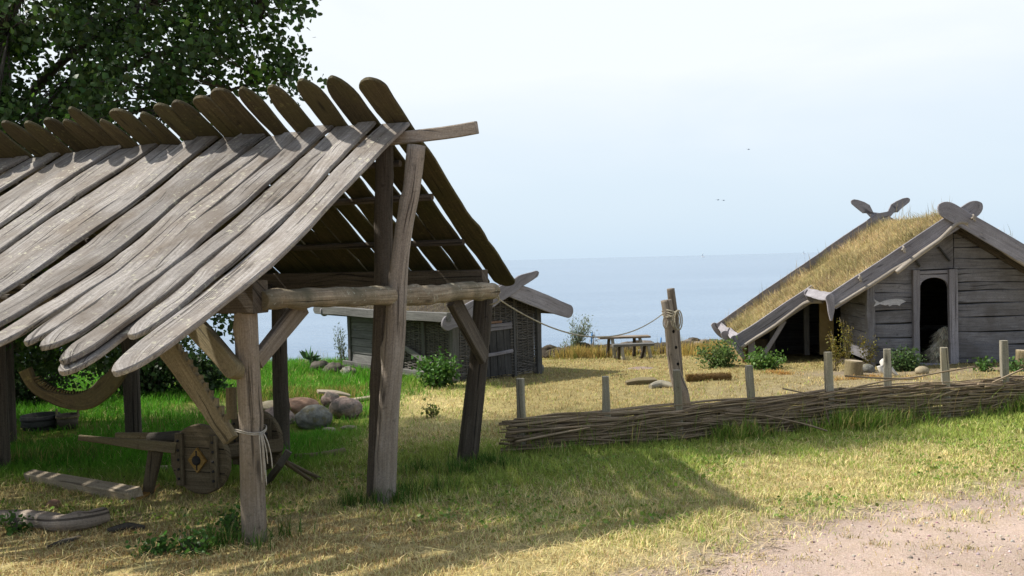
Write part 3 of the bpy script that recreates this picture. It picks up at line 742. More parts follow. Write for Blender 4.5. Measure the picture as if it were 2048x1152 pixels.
# ------------------------------------------------------------------ boulders by the hollow
for (px, py, Yd, rx, ry, rz, mt, lab) in (
    (553, 842, 13.1, .255, .22, .20, 0, 'pinkish boulder left in the boulder row, beside the shelter post'),
    (627, 838, 12.9, .265, .22, .19, 1, 'large rounded dark grey boulder in the middle of the boulder row'),
    (691, 816, 13.4, .235, .20, .155, 0, 'pale rounded boulder at the right end of the boulder row'),
    (592, 815, 13.7, .31, .25, .14, 2, 'flat reddish brown boulder behind the dark grey boulder'),
    (662, 800, 14.0, .15, .16, .13, 0, 'small peaked pink stone behind the pale boulder'),
    (545, 815, 14.0, .30, .22, .10, 3, 'flat buff slab behind the pinkish boulder'),
    (683, 806, 14.0, .15, .18, .10, 2, 'flattened brown stone beside the peaked pink stone'),
    (570, 872, 11.6, .062, .05, .05, 3, 'little ochre stone in front of the boulder row'),
    (657, 860, 12.2, .095, .07, .035, 3, 'flat pale stone in the grass before the dark grey boulder'),
    (698, 855, 12.4, .11, .07, .03, 3, 'flat pale stone in the grass under the right end boulder')):
    mb = MB(); c = P(px, py, Yd)
    blob(mb, c, (rx*1.08, ry*1.05, rz*1.08), sub=4, rough=.22, fr=1.5); tag(mb.build('boulder' if rx > .12 else 'stone', M_STONE[mt]), lab, 'boulder' if rx > .12 else 'stone', 'stones around the hollow')
mb = MB(); a, b_ = P(635, 783, 15.0), P(700, 792, 15.3)
plank(mb, [a, a.lerp(b_, .5)+V(0, 0, .02), b_], V(0, -.4, 1), [.12, .16, .10], .04, n=12, jit=.03); tag(mb.build('split_plank', W_PALE), 'short split plank lying at the edge of the hollow', 'plank')
log('bleached_branch', [gp(690, 808, .04), gp(740, 800, .04), gp(790, 797, .03)], [.05, .04, .02], W_PALE, 'bleached branch lying behind the right end boulder', 'branch', rough=.15)
for (px, py, Yd, rx, rz, lab) in ((640, 738, 20.2, .26, .16, 'rotten brown stump on the grass edge left of the wattle hut'), (672, 747, 19.8, .24, .17, 'dark crumbling stump next to the wattle hut corner'), (697, 750, 19.6, .16, .13, 'grey stone wedged at the foot of the wattle hut corner')):
    mb = MB(); c = P(px, py, Yd); c.z = G(c.x, c.y)+rz*.5; blob(mb, c, (rx, .22, rz), sub=4, rough=.45, fr=2.6)
    tag(mb.build('rotten_stump' if 'stump' in lab else 'foundation_stone', W_BARK if 'stump' in lab else M_STONE[1]), lab, 'stump' if 'stump' in lab else 'stone')

# ------------------------------------------------------------------ wattle hut (behind the shelter)
A_ = V(-1.26, 18.0, 0); gd = V(1.8, 1.5, 0).normalized(); ld = V(-gd.y, gd.x, 0)
zA = G(A_.x, A_.y)
hut = thing('wattle_hut', A_+ld*2+V(0, 0, zA), 'low hut with woven wattle walls, plank door and turf roof overlooking the sea', 'hut')
GW = 2.38; HL = 4.4; ze = H-1.12
def Hh(a, l, z): return A_+gd*a+ld*l+V(0, 0, z)
def hpart(name, mat, fn): mb = MB(); fn(mb); return mb.build(name, mat, hut)
def hpost(a, l, z1, w=.15): 
    q = Hh(a, l, 0); hpart('post', W_HUTL, lambda mb: plank(mb, [Hh(a, l, G(q.x, q.y)-.1), Hh(a, l, z1)], -ld, w, .13, n=8, jit=.01))
outn = -gd
apex = H-.70
hpost(.0, 0, ze+.05, .17); hpost(GW, 0, ze+.1, .13); hpost(0, HL, ze+.05); hpost(GW, HL, ze+.05); hpost(0, 2.05, ze+.02, .14); hpost(0, 1.1, ze, .11); hpost(0, 2.75, ze, .12)
hpost(.62, .02, ze+.3, .08); hpost(1.66, .02, ze+.3, .06)
def wattle(mb, p0, p1, z0f, z1f, step=.035, nst=6, nrm=None):
    """rods woven through stakes between two plan points"""
    d = p1-p0; L = d.length; t = d.normalized()
    for k in range(nst+1):
        s = L*(k+.5)/(nst+1); q = p0+t*s
        tube(mb, [q+V(0, 0, z0f(s/L)), q+V(0, 0, z1f(s/L))], .016, seg=6, n=3)
    sp = L/(nst+1); zlo = min(z0f(0), z0f(1)); zhi = max(z1f(0), z1f(.5), z1f(1)); z = zlo; j = 0
    while z < zhi:
        pts = []; m_ = int((nst+1)*2)+1
        for i in range(m_):
            s = L*i/(m_-1); f = s/L
            if z > z1f(f)-.02 or z < z0f(f): continue
            off = .022*math.cos(math.pi*(s/sp-.5)+math.pi*(j % 2))
            pts.append(p0+t*s+nrm*off+V(0, 0, z+rnd(-.008, .008)))
        if len(pts) > 2: tube(mb, pts, [rnd(.010, .014), rnd(.009, .013)], seg=5, n=len(pts)*2-1, rough=.1)
        z += step*rnd(.75, 1.1); j += 1
gA = lambda f: zA-.02
gab = lambda f: ze+.02+(apex-ze-.1)*(1-abs(2*f-1))
hpart('gable_wattle', W_RODH, lambda mb: wattle(mb, Hh(.08, 0, 0), Hh(GW-.07, 0, 0), gA, gab, .034, 13, -ld))
hpart('side_wattle', W_RODH, lambda mb: wattle(mb, Hh(0, .08, 0), Hh(0, 2.0, 0), gA, lambda f: ze, .034, 9, -gd))
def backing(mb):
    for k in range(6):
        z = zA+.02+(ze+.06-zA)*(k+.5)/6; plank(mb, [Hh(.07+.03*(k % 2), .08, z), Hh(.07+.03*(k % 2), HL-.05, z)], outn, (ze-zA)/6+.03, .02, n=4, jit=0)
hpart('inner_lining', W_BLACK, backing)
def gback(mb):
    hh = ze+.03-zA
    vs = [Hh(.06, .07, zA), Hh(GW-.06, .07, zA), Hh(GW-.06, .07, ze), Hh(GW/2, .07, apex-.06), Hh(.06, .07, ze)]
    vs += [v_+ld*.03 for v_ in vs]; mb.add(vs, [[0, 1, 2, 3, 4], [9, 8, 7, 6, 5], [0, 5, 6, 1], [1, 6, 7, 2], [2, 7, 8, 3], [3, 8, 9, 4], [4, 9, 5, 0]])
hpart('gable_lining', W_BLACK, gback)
def planks(mb):
    z = zA+.12; 
    while z < ze-.05:
        hgt = rnd(.17, .23); plank(mb, [Hh(-.02, 2.1, z+hgt/2), Hh(-.02, HL-.06, z+hgt/2)], outn+V(0, 0, .1), hgt, .035, n=10, jit=.006); z += hgt+.006
hpart('plank_wall', W_HUTL, planks)
hpart('sill_beam', W_HUTL, lambda mb: plank(mb, [Hh(-.08, .0, zA+.08), Hh(-.08, HL+.25, zA+.06)], outn, .13, .12, n=10, jit=.008))
hpart('brace', W_HUTL, lambda mb: plank(mb, [Hh(-.09, .12, zA+.12), Hh(-.09, 1.75, zA+.62)], outn, .12, .05, n=8, jit=.006))
hpart('brace', W_HUTL, lambda mb: plank(mb, [Hh(-.09, 2.2, ze-.38), Hh(-.09, HL-.1, ze-.02)], outn, .12, .05, n=8, jit=.006))
# door leaning in the gable
def hdoor(mb):
    for k in range(4):
        a = .78+.205*k; plank(mb, [Hh(a, -.10, zA+.03), Hh(a, -.06, zA+1.18)], -ld+V(0, 0, .05), .198, .035, n=10, jit=.006)
dr = hpart('door', W_BLACK, hdoor)
for z in (.50, 1.08):
    mb = MB(); plank(mb, [Hh(.66, -.13+z*.03, zA+z), Hh(1.52, -.13+z*.03, zA+z+.03)], -ld, .075 if z < 1 else .15, .04, n=8, jit=.006); mb.build('door_batten', W_HUTB, dr)
mb = MB(); tube(mb, [Hh(.70, -.12, zA+.62), Hh(.69, -.19, zA+.70), Hh(.69, -.19, zA+.82), Hh(.70, -.12, zA+.90)], .014, seg=6, n=9); mb.build('door_handle', W_PALE, dr)
hpart('stone_lintel', M_STONE[2], lambda mb: plank(mb, [Hh(.90, -.05, zA+1.205), Hh(1.25, -.05, zA+1.205)], V(0, 0, 1), .10, .05, n=5, jit=.01))
# roof
def hroof(mb):
    nA, nL = 16, 14
    vs = []; 
    for top in (1, 0):
        for i in range(nA+1):
            a = -.42+(GW+.84)*i/nA; zz = apex+.02-(apex-ze+.02)/(GW/2)*abs(a-GW/2)
            for j in range(nL+1):
                l = -.38+(HL+.9)*j/nL; vs.append(Hh(a, l, zz+(.07+.05*float(fbm(a*2, l*2, 3)) if top else 0)))
    st_ = nL+1; off = (nA+1)*st_; fs = []
    for i in range(nA):
        for j in range(nL):
            q = i*st_+j; fs.append([q, q+st_, q+st_+1, q+1]); fs.append([off+q+1, off+q+st_+1, off+q+st_, off+q])
    for j in range(nL):
        fs.append([j+1, off+j+1, off+j, j]); q = nA*st_+j; fs.append([q, off+q, off+q+1, q+1])
    for i in range(nA):
        q = i*st_; fs.append([q, off+q, off+q+st_, q+st_]); q += nL; fs.append([q+st_, off+q+st_, off+q, q])
    mb.add(vs, fs)
hr = hpart('turf_roof', M_SOIL, hroof)
nb = 5000; a = rng.uniform(-.42, GW+.42, nb); l = rng.uniform(-.35, HL+.5, nb)
zz = apex+.10-(apex-ze+.02)/(GW/2)*np.abs(a-GW/2)
rt = np.stack([A_.x+gd.x*a+ld.x*l, A_.y+gd.y*a+ld.y*l, zz], 1)
blades(rt, rng.uniform(.04, .13, nb), np.full(nb, .009), rng.uniform(.2, .9, nb), vary(nb, (.20, .165, .085), .3), 'roof_grass', hr)
hpart('eaves_log', W_HUTL, lambda mb: plank(mb, [Hh(-.47, -.5, ze-.02), Hh(-.47, 2, ze-.03), Hh(-.47, HL+1.0, ze-.02)], outn, [.19, .20, .2], .11, n=14, jit=.01, r1=.1))
hpart('eaves_log', W_HUTL, lambda mb: plank(mb, [Hh(GW+.47, -.4, ze-.02), Hh(GW+.47, HL+1.0, ze-.02)], gd, .19, .11, n=14, jit=.01))
sl = (apex-ze+.02)/(GW/2)
hpart('bargeboard', W_HUTB, lambda mb: plank(mb, [Hh(-.62, -.46, ze-.20), Hh(GW/2, -.46, apex+.09), Hh(GW/2+.34, -.46, apex+.25), Hh(GW/2+.84, -.46, apex+.40)], -ld, [.28, .32, .34, .34, .33, .30, .24, .13], .055, n=26, r0=.14, r1=.08, jit=.022))
hpart('bargeboard', W_HUTB, lambda mb: plank(mb, [Hh(GW+.72, -.41, ze-.14), Hh(GW/2+.25, -.41, apex+.0), Hh(GW/2-.25, -.41, apex+.2)], -ld, [.30, .36, .36, .33], .05, n=14, r0=.12, r1=.1, jit=.008))
hpart('bargeboard', W_HUTB, lambda mb: plank(mb, [Hh(-.55, HL+.55, ze-.1), Hh(GW/2+.3, HL+.55, apex+.2)], -ld, .24, .05, n=10, r0=.1, r1=.1))
hpart('bargeboard', W_HUTB, lambda mb: plank(mb, [Hh(GW+.55, HL+.6, ze-.1), Hh(GW/2-.3, HL+.6, apex+.2)], -ld, .24, .05, n=10, r0=.1, r1=.1))
hpart('rafter_end', W_PALE, lambda mb: box(mb, Hh(GW+.36, -.32, ze-.07), gd*.12, ld*.06, V(0, 0, .035)))
hpart('ridge_pole', W_HUTL, lambda mb: tube(mb, [Hh(GW/2, -.3, apex-.08), Hh(GW/2, HL+.4, apex-.08)], .06, n=6))
mb = MB(); c = Hh(GW+.12, .15, 0); c.z = G(c.x, c.y)+.1; blob(mb, c, (.14, .13, .15), rough=.15); tag(mb.build('corner_stone', M_STONE[1]), 'grey corner stone at the seaward foot of the wattle hut', 'stone')

# ------------------------------------------------------------------ turf-roofed plank house (right)
bv = V(.113, .994, 0).normalized(); av = V(bv.y, -bv.x, 0)
RF = V(8.98, 17.0, 0)
def T(a, b, z): q = RF+av*a+bv*b; return V(q.x, q.y, z+H)
zg = -2.40
house = thing('turf_house', T(0, 2.5, zg), 'grey plank house with dry grass turf roof, crossed gable boards and an arched dark doorway', 'house')
def tp(name, mat, fn, parent=None): mb = MB(); fn(mb); return mb.build(name, mat, parent or house)
SL = .655; RZ = .70
def rz(a): return RZ-SL*abs(a)
B0, B1, B2 = .03, 2.25, 5.0; E1, E2 = 2.42, 3.95
# turf roof slab (front part short, rear part reaching low)
def roofslab(mb, a0, a1, b0, b1, th=.16):
    nA = max(3, int(abs(a1-a0)/.18)); nB = max(3, int((b1-b0)/.2)); vs = []
    for top in (1, 0):
        for i in range(nA+1):
            a = a0+(a1-a0)*i/nA
            for j in range(nB+1):
                b = b0+(b1-b0)*j/nB; edge = min(1, min(j, nB-j)/1.5)
                vs.append(T(a, b, rz(a)+((-.02+.09*float(fbm(a*1.7+5, b*1.7, 3))*edge) if top else -th)))
    s_ = nB+1; off = (nA+1)*s_; fs = []
    for i in range(nA):
        for j in range(nB):
            q = i*s_+j; fs.append([q, q+s_, q+s_+1, q+1]); fs.append([off+q+1, off+q+s_+1, off+q+s_, off+q])
    for j in range(nB): fs.append([j+1, off+j+1, off+j, j]); q = nA*s_+j; fs.append([q, off+q, off+q+1, q+1])
    for i in range(nA): q = i*s_; fs.append([q, off+q, off+q+s_, q+s_]); q += nB; fs.append([q+s_, off+q+s_, off+q, q])
    mb.add(vs, fs)
def tr_(mb):
    roofslab(mb, -E1, 0, B0, B1); roofslab(mb, 0, E1, B0, B1)
    roofslab(mb, -E2, 0, B1+.002, B2); roofslab(mb, 0, E2, B1+.002, B2)
roof = tp('turf_roof', M_TURFSLAB, tr_)
def roofgrass(n_, hmin, hmax):
    a = rng.uniform(-E2, E2, n_); b = rng.uniform(B0+.04, B2, n_)
    ok = (np.abs(a) < E1-.02) | (b > B1+.05); a, b = a[ok], b[ok]
    cl_ = fbm(a*2.2, b*2.2, 3); keep = rng.random(len(a)) < np.clip(cl_*2.2-.4, .1, 1); a, b = a[keep], b[keep]
    z = RZ-SL*np.abs(a)+.0+H
    x = RF.x+av.x*a+bv.x*b; y = RF.y+av.y*a+bv.y*b; k = len(a)
    gn = np.clip(fbm(a*1.3+9, b*1.3, 3)*2.4-1.05, 0, 1)[:, None]*rng.random((k, 1))+.45*sstep(2.6, 3.9, -a)[:, None]*rng.random((k, 1))
    c = vary(k, (.47, .375, .205), .28, .06)*(1-gn)+vary(k, (.17, .19, .05), .2)*gn
    nrmz = np.stack([av.x*np.sign(a)*.5, av.y*np.sign(a)*.5, np.ones(k)], 1); nrmz /= np.linalg.norm(nrmz, axis=1)[:, None]
    h_ = rng.uniform(hmin, hmax, k)*(.3+1.4*fbm(a*3.1+7, b*3.1, 3)); c = c*(.35+1.25*fbm(a*2.9, b*2.9+5, 3))[:, None]
    return np.stack([x, y, z], 1), h_, c, nrmz
r_, h_, c_, n_ = roofgrass(60000, .06, .24)
R2, H2, C2, N2 = roofgrass(1000, .28, .5)
blades(np.concatenate([r_, R2]), np.concatenate([h_, H2]), np.full(len(h_)+len(H2), .010), np.concatenate([rng.uniform(.35, 1.0, len(h_)), rng.uniform(.05, .3, len(H2))]), np.concatenate([c_, C2*.8]), 'roof_grass', roof, up=np.concatenate([n_, np.tile([[0, 0, 1.]], (len(H2), 1))]))
# bargeboards (front)
BW = .34
def barge(mb, a0, a1, b, sgn=-1, w=BW, r0=.0, r1=.18, top=.11):
    z = lambda a: RZ+top-(-sgn if False else 1)*0-SL*(-a if sgn < 0 else a)-w/2*1.18
    plank(mb, [T(a0, b, z(a0)), T(a1, b, z(a1))], -bv, w, .055, n=12, r0=r0, r1=r1, jit=.008)
tp('bargeboard', W_HUTB, lambda mb: barge(mb, -2.50, .42, 0.03, -1, r0=.0, r1=.24))
tp('bargeboard', W_HUTB, lambda mb: barge(mb, 2.50, -.42, -.035, 1, r0=.0, r1=.24))
tp('bargeboard', W_HUTB, lambda mb: barge(mb, -4.05, -2.30, B1-.06, -1, r1=0))
tp('bargeboard', W_HUTB, lambda mb: barge(mb, 4.05, 2.30, B1-.06, 1, r1=0))
# rear gable boards with shaped tips
def rear(mb, s):
    zt = lambda a: RZ+.13-SL*abs(a)*1.035
    plank(mb, [T(s*4.1, B2+.02*s, zt(4.1)), T(0, B2+.02*s, zt(0)), T(-s*.26, B2+.02*s, zt(0)+.19), T(-s*.50, B2+.02*s, zt(0)+.36), T(-s*.72, B2+.02*s, zt(0)+.47)], -bv,
          [.33]*27+[.34, .32, .27, .23, .11], .05, n=40, r1=.06, jit=.012)
tp('bargeboard', W_HUTB, lambda mb: rear(mb, -1)); tp('bargeboard', W_HUTB, lambda mb: rear(mb, 1))
# gutter boards and their crooked hangers
def gutter(mb, a, b0, b1, z):
    plank(mb, [T(a, b0, z), T(a+.01, (b0+b1)/2, z-.03), T(a, b1, z+.02)], -av+V(0, 0, .5), [.18, .2, .2, .17], .05, n=14, jit=.014)
tp('gutter_board', W_HUTB, lambda mb: gutter(mb, -2.50, .02, B1-.1, rz(2.5)+.03))
tp('gutter_board', W_HUTB, lambda mb: gutter(mb, -4.06, B1-.02, 3.55, rz(4.06)+.05))
tp('gutter_board', W_HUTB, lambda mb: gutter(mb, -4.10, 3.45, B2+.12, rz(4.06)+.06))
def hook(mb, a, b, z, ln=.38, lean=.1):
    plank(mb, [T(a-.10, b, z+.10), T(a-.06, b, z-.08), T(a+lean, b, z-ln)], -bv, [.20, .16, .13, .05], .06, n=12, r0=.08, jit=.012)
tp('roof_hook', W_HUTB, lambda mb: hook(mb, -2.47, -.03, rz(2.5)-.02, .44, -.05)); tp('roof_hook', W_HUTB, lambda mb: hook(mb, -2.40, B1-.2, rz(2.5)+.0, .2, .05))
tp('roof_hook', W_HUTB, lambda mb: hook(mb, -4.05, B1-.10, rz(4.05)-.02, .45, .12)); tp('roof_hook', W_HUTB, lambda mb: hook(mb, -4.10, 3.4, rz(4.05)-.02, .26, .12)); tp('roof_hook', W_HUTB, lambda mb: hook(mb, -4.14, B2+.05, rz(4.05)+.06, .3, .1))
# peeled branches along the underside of the boards
tp('edge_branch', W_BIRCH, lambda mb: tube(mb, [T(-2.52, .0, rz(2.5)-.22), T(-1.9, -.0, rz(1.9)-.245), T(-1.3, .0, rz(1.3)-.26), T(-.95, .0, rz(.95)-.29)], [.03, .045, .05, .045], n=30, rough=.2, nsc=5))
tp('edge_branch', W_BIRCH, lambda mb: tube(mb, [T(-1.25, -.06, rz(1.2)-.36), T(-.8, -.05, rz(.8)-.27), T(-.4, -.05, rz(.4)-.24), T(-.08, -.05, rz(0)-.20), T(.12, -.05, rz(0)-.21)], [.05, .05, .04, .035], n=26, rough=.2, nsc=5))
tp('edge_branch', W_BIRCH, lambda mb: tube(mb, [T(.05, -.02, rz(.0)-.20), T(.6, -.02, rz(.6)-.22), T(1.2, -.02, rz(1.2)-.26), T(2.2, -.02, rz(2.2)-.22)], [.045, .04, .05, .04], n=26, rough=.2, nsc=5))
tp('edge_branch', W_BIRCH, lambda mb: tube(mb, [T(-4.0, B1-.1, rz(4)-.24), T(-3.2, B1-.1, rz(3.2)-.25), T(-2.55, B1-.1, rz(2.55)-.20), T(-2.2, B1-.3, rz(2.2)-.36)], [.04, .045, .05, .06], n=26, rough=.2, nsc=5))
# pegs
for a, bb, s in ((-1.95, 0.0, -1), (-1.1, 0.0, -1), (.20, -.07, 1), (1.45, -.07, 1)):
    z = rz(a)+.02
    tp('peg', W_BIRCH, lambda mb: (tube(mb, [T(a, bb+.05, z), T(a-.02, bb-.16, z+.02)], [.026, .03], seg=7, n=4), tube(mb, [T(a-.035, bb-.13, z+.085), T(a-.005, bb-.14, z-.06)], [.018, .024], seg=6, n=4)))
# walls
FB = .55
def wallplanks(mb, a0, a1, b, z0, hs, ztop, nrm=-bv, fr=lambda a: 0):
    z = z0; i = 0
    while True:
        h_ = hs[i % len(hs)]
        zt = z+h_
        aa0, aa1 = a0, a1
        # trim to the slope of the roof
        lim = (RZ-.17-(z+h_*.6))/SL
        if lim <= .05: break
        aa0, aa1 = max(a0, -lim), min(a1, lim)
        if aa1-aa0 > .12 and zt < ztop+.3:
            m_ = []
            for k in range(6):
                a = aa0+(aa1-aa0)*k/5; m_.append(T(a, b, z+h_/2+.012*math.sin(a*3+i)))
            plank(mb, m_, nrm+V(0, 0, -.08), h_-.013, .045, n=14, jit=.009)
        z = zt; i += 1
        if z > ztop: break
def gwall(mb):
    wallplanks(mb, -1.58, -.74, FB, zg+.02, [.30, .26, .30, .27, .14, .22, .2], .2)
    wallplanks(mb, .08, 2.1, FB, zg+.02, [.10, .30, .27, .30, .28, .26, .17, .27, .22, .24, .2], .6)
tp('gable_wall', W_HUT, gwall)
tp('corner_post', W_HUT, lambda mb: plank(mb, [T(-1.60, FB-.05, zg-.05), T(-1.60, FB-.05, rz(1.60)-.17)], -bv, .16, .14, n=8, jit=.006))
tp('gable_panel', W_HUT, lambda mb: mb.add([T(-1.0, FB-.06, -.42), T(.05, FB-.06, -.40), T(.05, FB-.06, rz(.05)-.18), T(-.25, FB-.06, rz(.25)-.18), T(-1.0, FB-.06, rz(1.0)-.175)] + [T(-1.0, FB-.02, -.42), T(.05, FB-.02, -.40), T(.05, FB-.02, rz(.05)-.18), T(-.25, FB-.02, rz(.25)-.18), T(-1.0, FB-.02, rz(1.0)-.175)],
   [[0, 1, 2, 3, 4], [9, 8, 7, 6, 5], [0, 5, 6, 1], [1, 6, 7, 2], [2, 7, 8, 3], [3, 8, 9, 4], [4, 9, 5, 0]], [[(V0[0]*.7+3, V0[1]) for V0 in q] for q in ([(0, 0), (1, 0), (1, .9), (.7, 1), (0, .4)], [(0, .4), (.7, 1), (1, .9), (1, 0), (0, 0)], *[[(0, 0), (0, .04), (1, .04), (1, 0)]]*5)]))
for x0, z0, x1, z1 in ((-.25, .05, -.03, -.25), (-.72, -.18, -.62, -.35)):
    tp('gable_strip', W_BLACK, lambda mb: plank(mb, [T(x0, FB-.10, z0), T(x1, FB-.10, z1)], -bv, .04, .03, n=5))
fr_ = tp('door_frame', W_HUTB, lambda mb: (plank(mb, [T(-.70, FB-.06, zg-.02), T(-.695, FB-.06, -.42)], -bv, .13, .12, n=10, jit=.006),
      plank(mb, [T(.035, FB-.09, zg-.08), T(.02, FB-.09, -.42)], -bv, .17, .12, n=10, jit=.006),
      plank(mb, [T(-.70, FB-.045, -.475), T(.0, FB-.045, -.465)], -bv, .07, .08, n=8, jit=.004)))
# arched head of the doorway
def arch(mb):
    x0, x1 = -.635, -.05; zt = -.52; zs = -.80; n_ = 12; vs = []
    for d in (FB-.09, FB-.01):
        for i in range(n_+1):
            t = i/n_; a = x0+(x1-x0)*t; vs.append(T(a, d, zs+.22*math.sqrt(max(0, 1-(2*t-1)**2)))); vs.append(T(a, d, zt))
    fs = []; o_ = 2*(n_+1)
    for i in range(n_):
        q = 2*i; fs.append([q, q+2, q+3, q+1]); fs.append([o_+q+1, o_+q+3, o_+q+2, o_+q]); fs.append([q, o_+q, o_+q+2, q+2]); fs.append([q+1, q+3, o_+q+3, o_+q+1])
    mb.add(vs, fs)
tp('door_head', W_HUTB, arch)
tp('threshold', W_HUTB, lambda mb: plank(mb, [T(-.70, FB-.08, zg+.02), T(.02, FB-.08, zg+.0)], V(0, 0, 1), .16, .07, n=6, jit=.006))
# side wall, recessed aisle front, rear walls and an inside you cannot see through
def side(mb):
    for k in range(5): z = zg+.1+.29*k; plank(mb, [T(-1.60, FB+.08, z+.14), T(-1.60, B1+.45, z+.14)], -av, .284, .04, n=8, jit=.005)
tp('side_wall', W_HUT, side)
AB = B1+.42
tp('daub_wall', M_DAUB, lambda mb: plank(mb, [T(-1.95, AB, zg), T(-1.95, AB, rz(2.05)-.24)], -bv, .32, .08, n=6))
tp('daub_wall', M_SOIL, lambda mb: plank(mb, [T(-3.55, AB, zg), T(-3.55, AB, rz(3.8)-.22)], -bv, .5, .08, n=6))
tp('aisle_post', W_BLACK, lambda mb: (plank(mb, [T(-2.42, AB-.06, zg), T(-2.42, AB-.06, rz(2.4)-.2)], -bv, .12, .1, n=6), plank(mb, [T(-3.20, AB-.06, zg), T(-3.20, AB-.06, rz(3.2)-.2)], -bv, .12, .1, n=6)))
tp('aisle_post', W_HUTB, lambda mb: plank(mb, [T(-3.72, B1+.1, zg-.05), T(-3.72, B1+.1, rz(3.72)-.2)], -bv, .14, .1, n=6))
tp('aisle_brace', W_HUTB, lambda mb: plank(mb, [T(-3.46, B1+.02, zg+.06), T(-2.98, B1+.02, rz(3.0)-.30)], -bv, .10, .06, n=6))
tp('daub_side', M_DAUB, lambda mb: plank(mb, [T(-3.85, B1+.4, (zg-.5+rz(3.85)-.2)/2), T(-3.85, B2-.1, (zg-.5+rz(3.85)-.2)/2)], -av, rz(3.85)-.2-zg+.5, .08, n=8))
def inner(mb):
    for k in range(-2, 9):
        z = zg+.29*k; lim = min(3.85, (RZ-.2-(z+.29))/SL)
        if lim > .1: plank(mb, [T(-lim, B2-.12+.03*(k % 2), z+.14), T(lim, B2-.12+.03*(k % 2), z+.14)], -bv, .33, .025, n=4, jit=0)
    plank(mb, [T(3.85, B1+.4, zg+.4), T(3.85, B2, zg+.4)], av, .9, .05, n=4); plank(mb, [T(2.1, FB, zg+.7), T(2.1, B1+.4, zg+.7)], av, 1.5, .05, n=4)
    plank(mb, [T(2.1, AB, zg+.5), T(3.9, AB, zg+.5)], -bv, .9, .05, n=4)
    plank(mb, [T(-1.0, 2.6, zg+.6), T(1.9, 2.6, zg+.6)], V(0, 0, 1), .6, .06, n=4)
def gap_backing(mb):
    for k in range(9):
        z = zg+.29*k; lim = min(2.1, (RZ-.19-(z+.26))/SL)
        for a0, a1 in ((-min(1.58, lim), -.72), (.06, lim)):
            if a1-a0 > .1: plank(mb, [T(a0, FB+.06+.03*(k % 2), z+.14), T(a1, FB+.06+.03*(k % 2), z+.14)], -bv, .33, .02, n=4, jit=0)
tp('light_block_backing', W_BLACK, lambda mb: (gap_backing(mb), plank(mb, [T(-.80, FB+.04, -.32), T(.12, FB+.04, -.32)], -bv, .46, .02, n=4, jit=0)))  # added unseen backing that blocks light through plank gaps and over the door
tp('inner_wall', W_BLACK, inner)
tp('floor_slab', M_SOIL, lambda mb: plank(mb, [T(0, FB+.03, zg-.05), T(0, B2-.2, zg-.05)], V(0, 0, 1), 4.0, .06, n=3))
for a in (-1.55, 1.55):
    tp('rafter', W_DARK, lambda mb: plank(mb, [T(a*.02, FB-.12, rz(0)-.27), T(a*1.5, FB-.12, rz(a*1.5)-.25)], -bv, .12, .07, n=5))
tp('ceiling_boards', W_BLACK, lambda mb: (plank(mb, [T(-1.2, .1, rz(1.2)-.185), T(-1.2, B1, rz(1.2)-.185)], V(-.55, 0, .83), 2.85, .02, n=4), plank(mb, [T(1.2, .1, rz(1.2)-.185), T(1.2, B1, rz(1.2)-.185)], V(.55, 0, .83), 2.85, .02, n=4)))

# fish board on the wall
mb = MB(); prof = [(0, .0), (.10, .055), (.22, .075), (.36, .07), (.52, .045), (.64, .0), (.78, .09), (.74, .0), (.79, -.09), (.64, -.035), (.5, -.075), (.44, -.06), (.40, -.10), (.33, -.065), (.2, -.07), (.16, -.10), (.12, -.05)]
c0 = P(1812, 603, 17.32)
front_ = [c0-av*(x*.80)+V(0, 0, y*.85-.02*x) for x, y in prof]; bk_ = [p+bv*.025 for p in front_]
nf = len(prof); mb.add(front_+bk_, [list(range(nf)), list(range(2*nf-1, nf-1, -1))]+[[i, nf+i, nf+(i+1) % nf, (i+1) % nf] for i in range(nf)])
tag(mb.build('fish_board', wood('pale_grey_fish_wood', (.24, .235, .24), (.44, .43, .44), (.56, .55, .56), vary=.05)), 'flat grey wooden fish hung on the plank wall left of the arched doorway', 'wooden fish')
# fleece inside the doorway
q = T(-.07, FB+.16, zg+.36); mb = MB(); blob(mb, q+V(.04, 0, .16), (.17, .11, .22), sub=4, rough=.4, fr=2.4); blob(mb, q+V(-.03, -.01, -.12), (.25, .12, .24), sub=4, rough=.45, fr=2.6); fl = tag(mb.build('sheepskin', M_FLEECE), 'shaggy cream sheepskin draped just inside the arched doorway', 'sheepskin')
nb = 5000; d = rng.normal(0, 1, (nb, 3)); d /= np.linalg.norm(d, axis=1)[:, None]
lo = (rng.random(nb) < .6)[:, None]; rt = np.array(q)+np.where(lo, np.array([-.03, -.01, -.12])+d*np.array([.235, .11, .23]), np.array([.04, 0, .16])+d*np.array([.16, .10, .21]))*rng.uniform(.9, 1.12, (nb, 1))
dn = d*.6+np.array([0, 0, -.9]); 
blades(rt, rng.uniform(.08, .2, nb), np.full(nb, .016), rng.uniform(.3, .95, nb), vary(nb, (.62, .56, .43), .4, .03), 'wool', fl, up=dn/np.linalg.norm(dn, axis=1)[:, None])
q = T(-.45, 2.45, zg+.70); mb = MB(); lathe(mb, q, [(0, 0), (.07, 0), (.11, .10), (.09, .2), (.07, .22), (.05, .2), (0, .03)], 16); tag(mb.build('clay_pot', M_STONE[2]), 'brown clay pot on the dim table inside the doorway', 'pot')

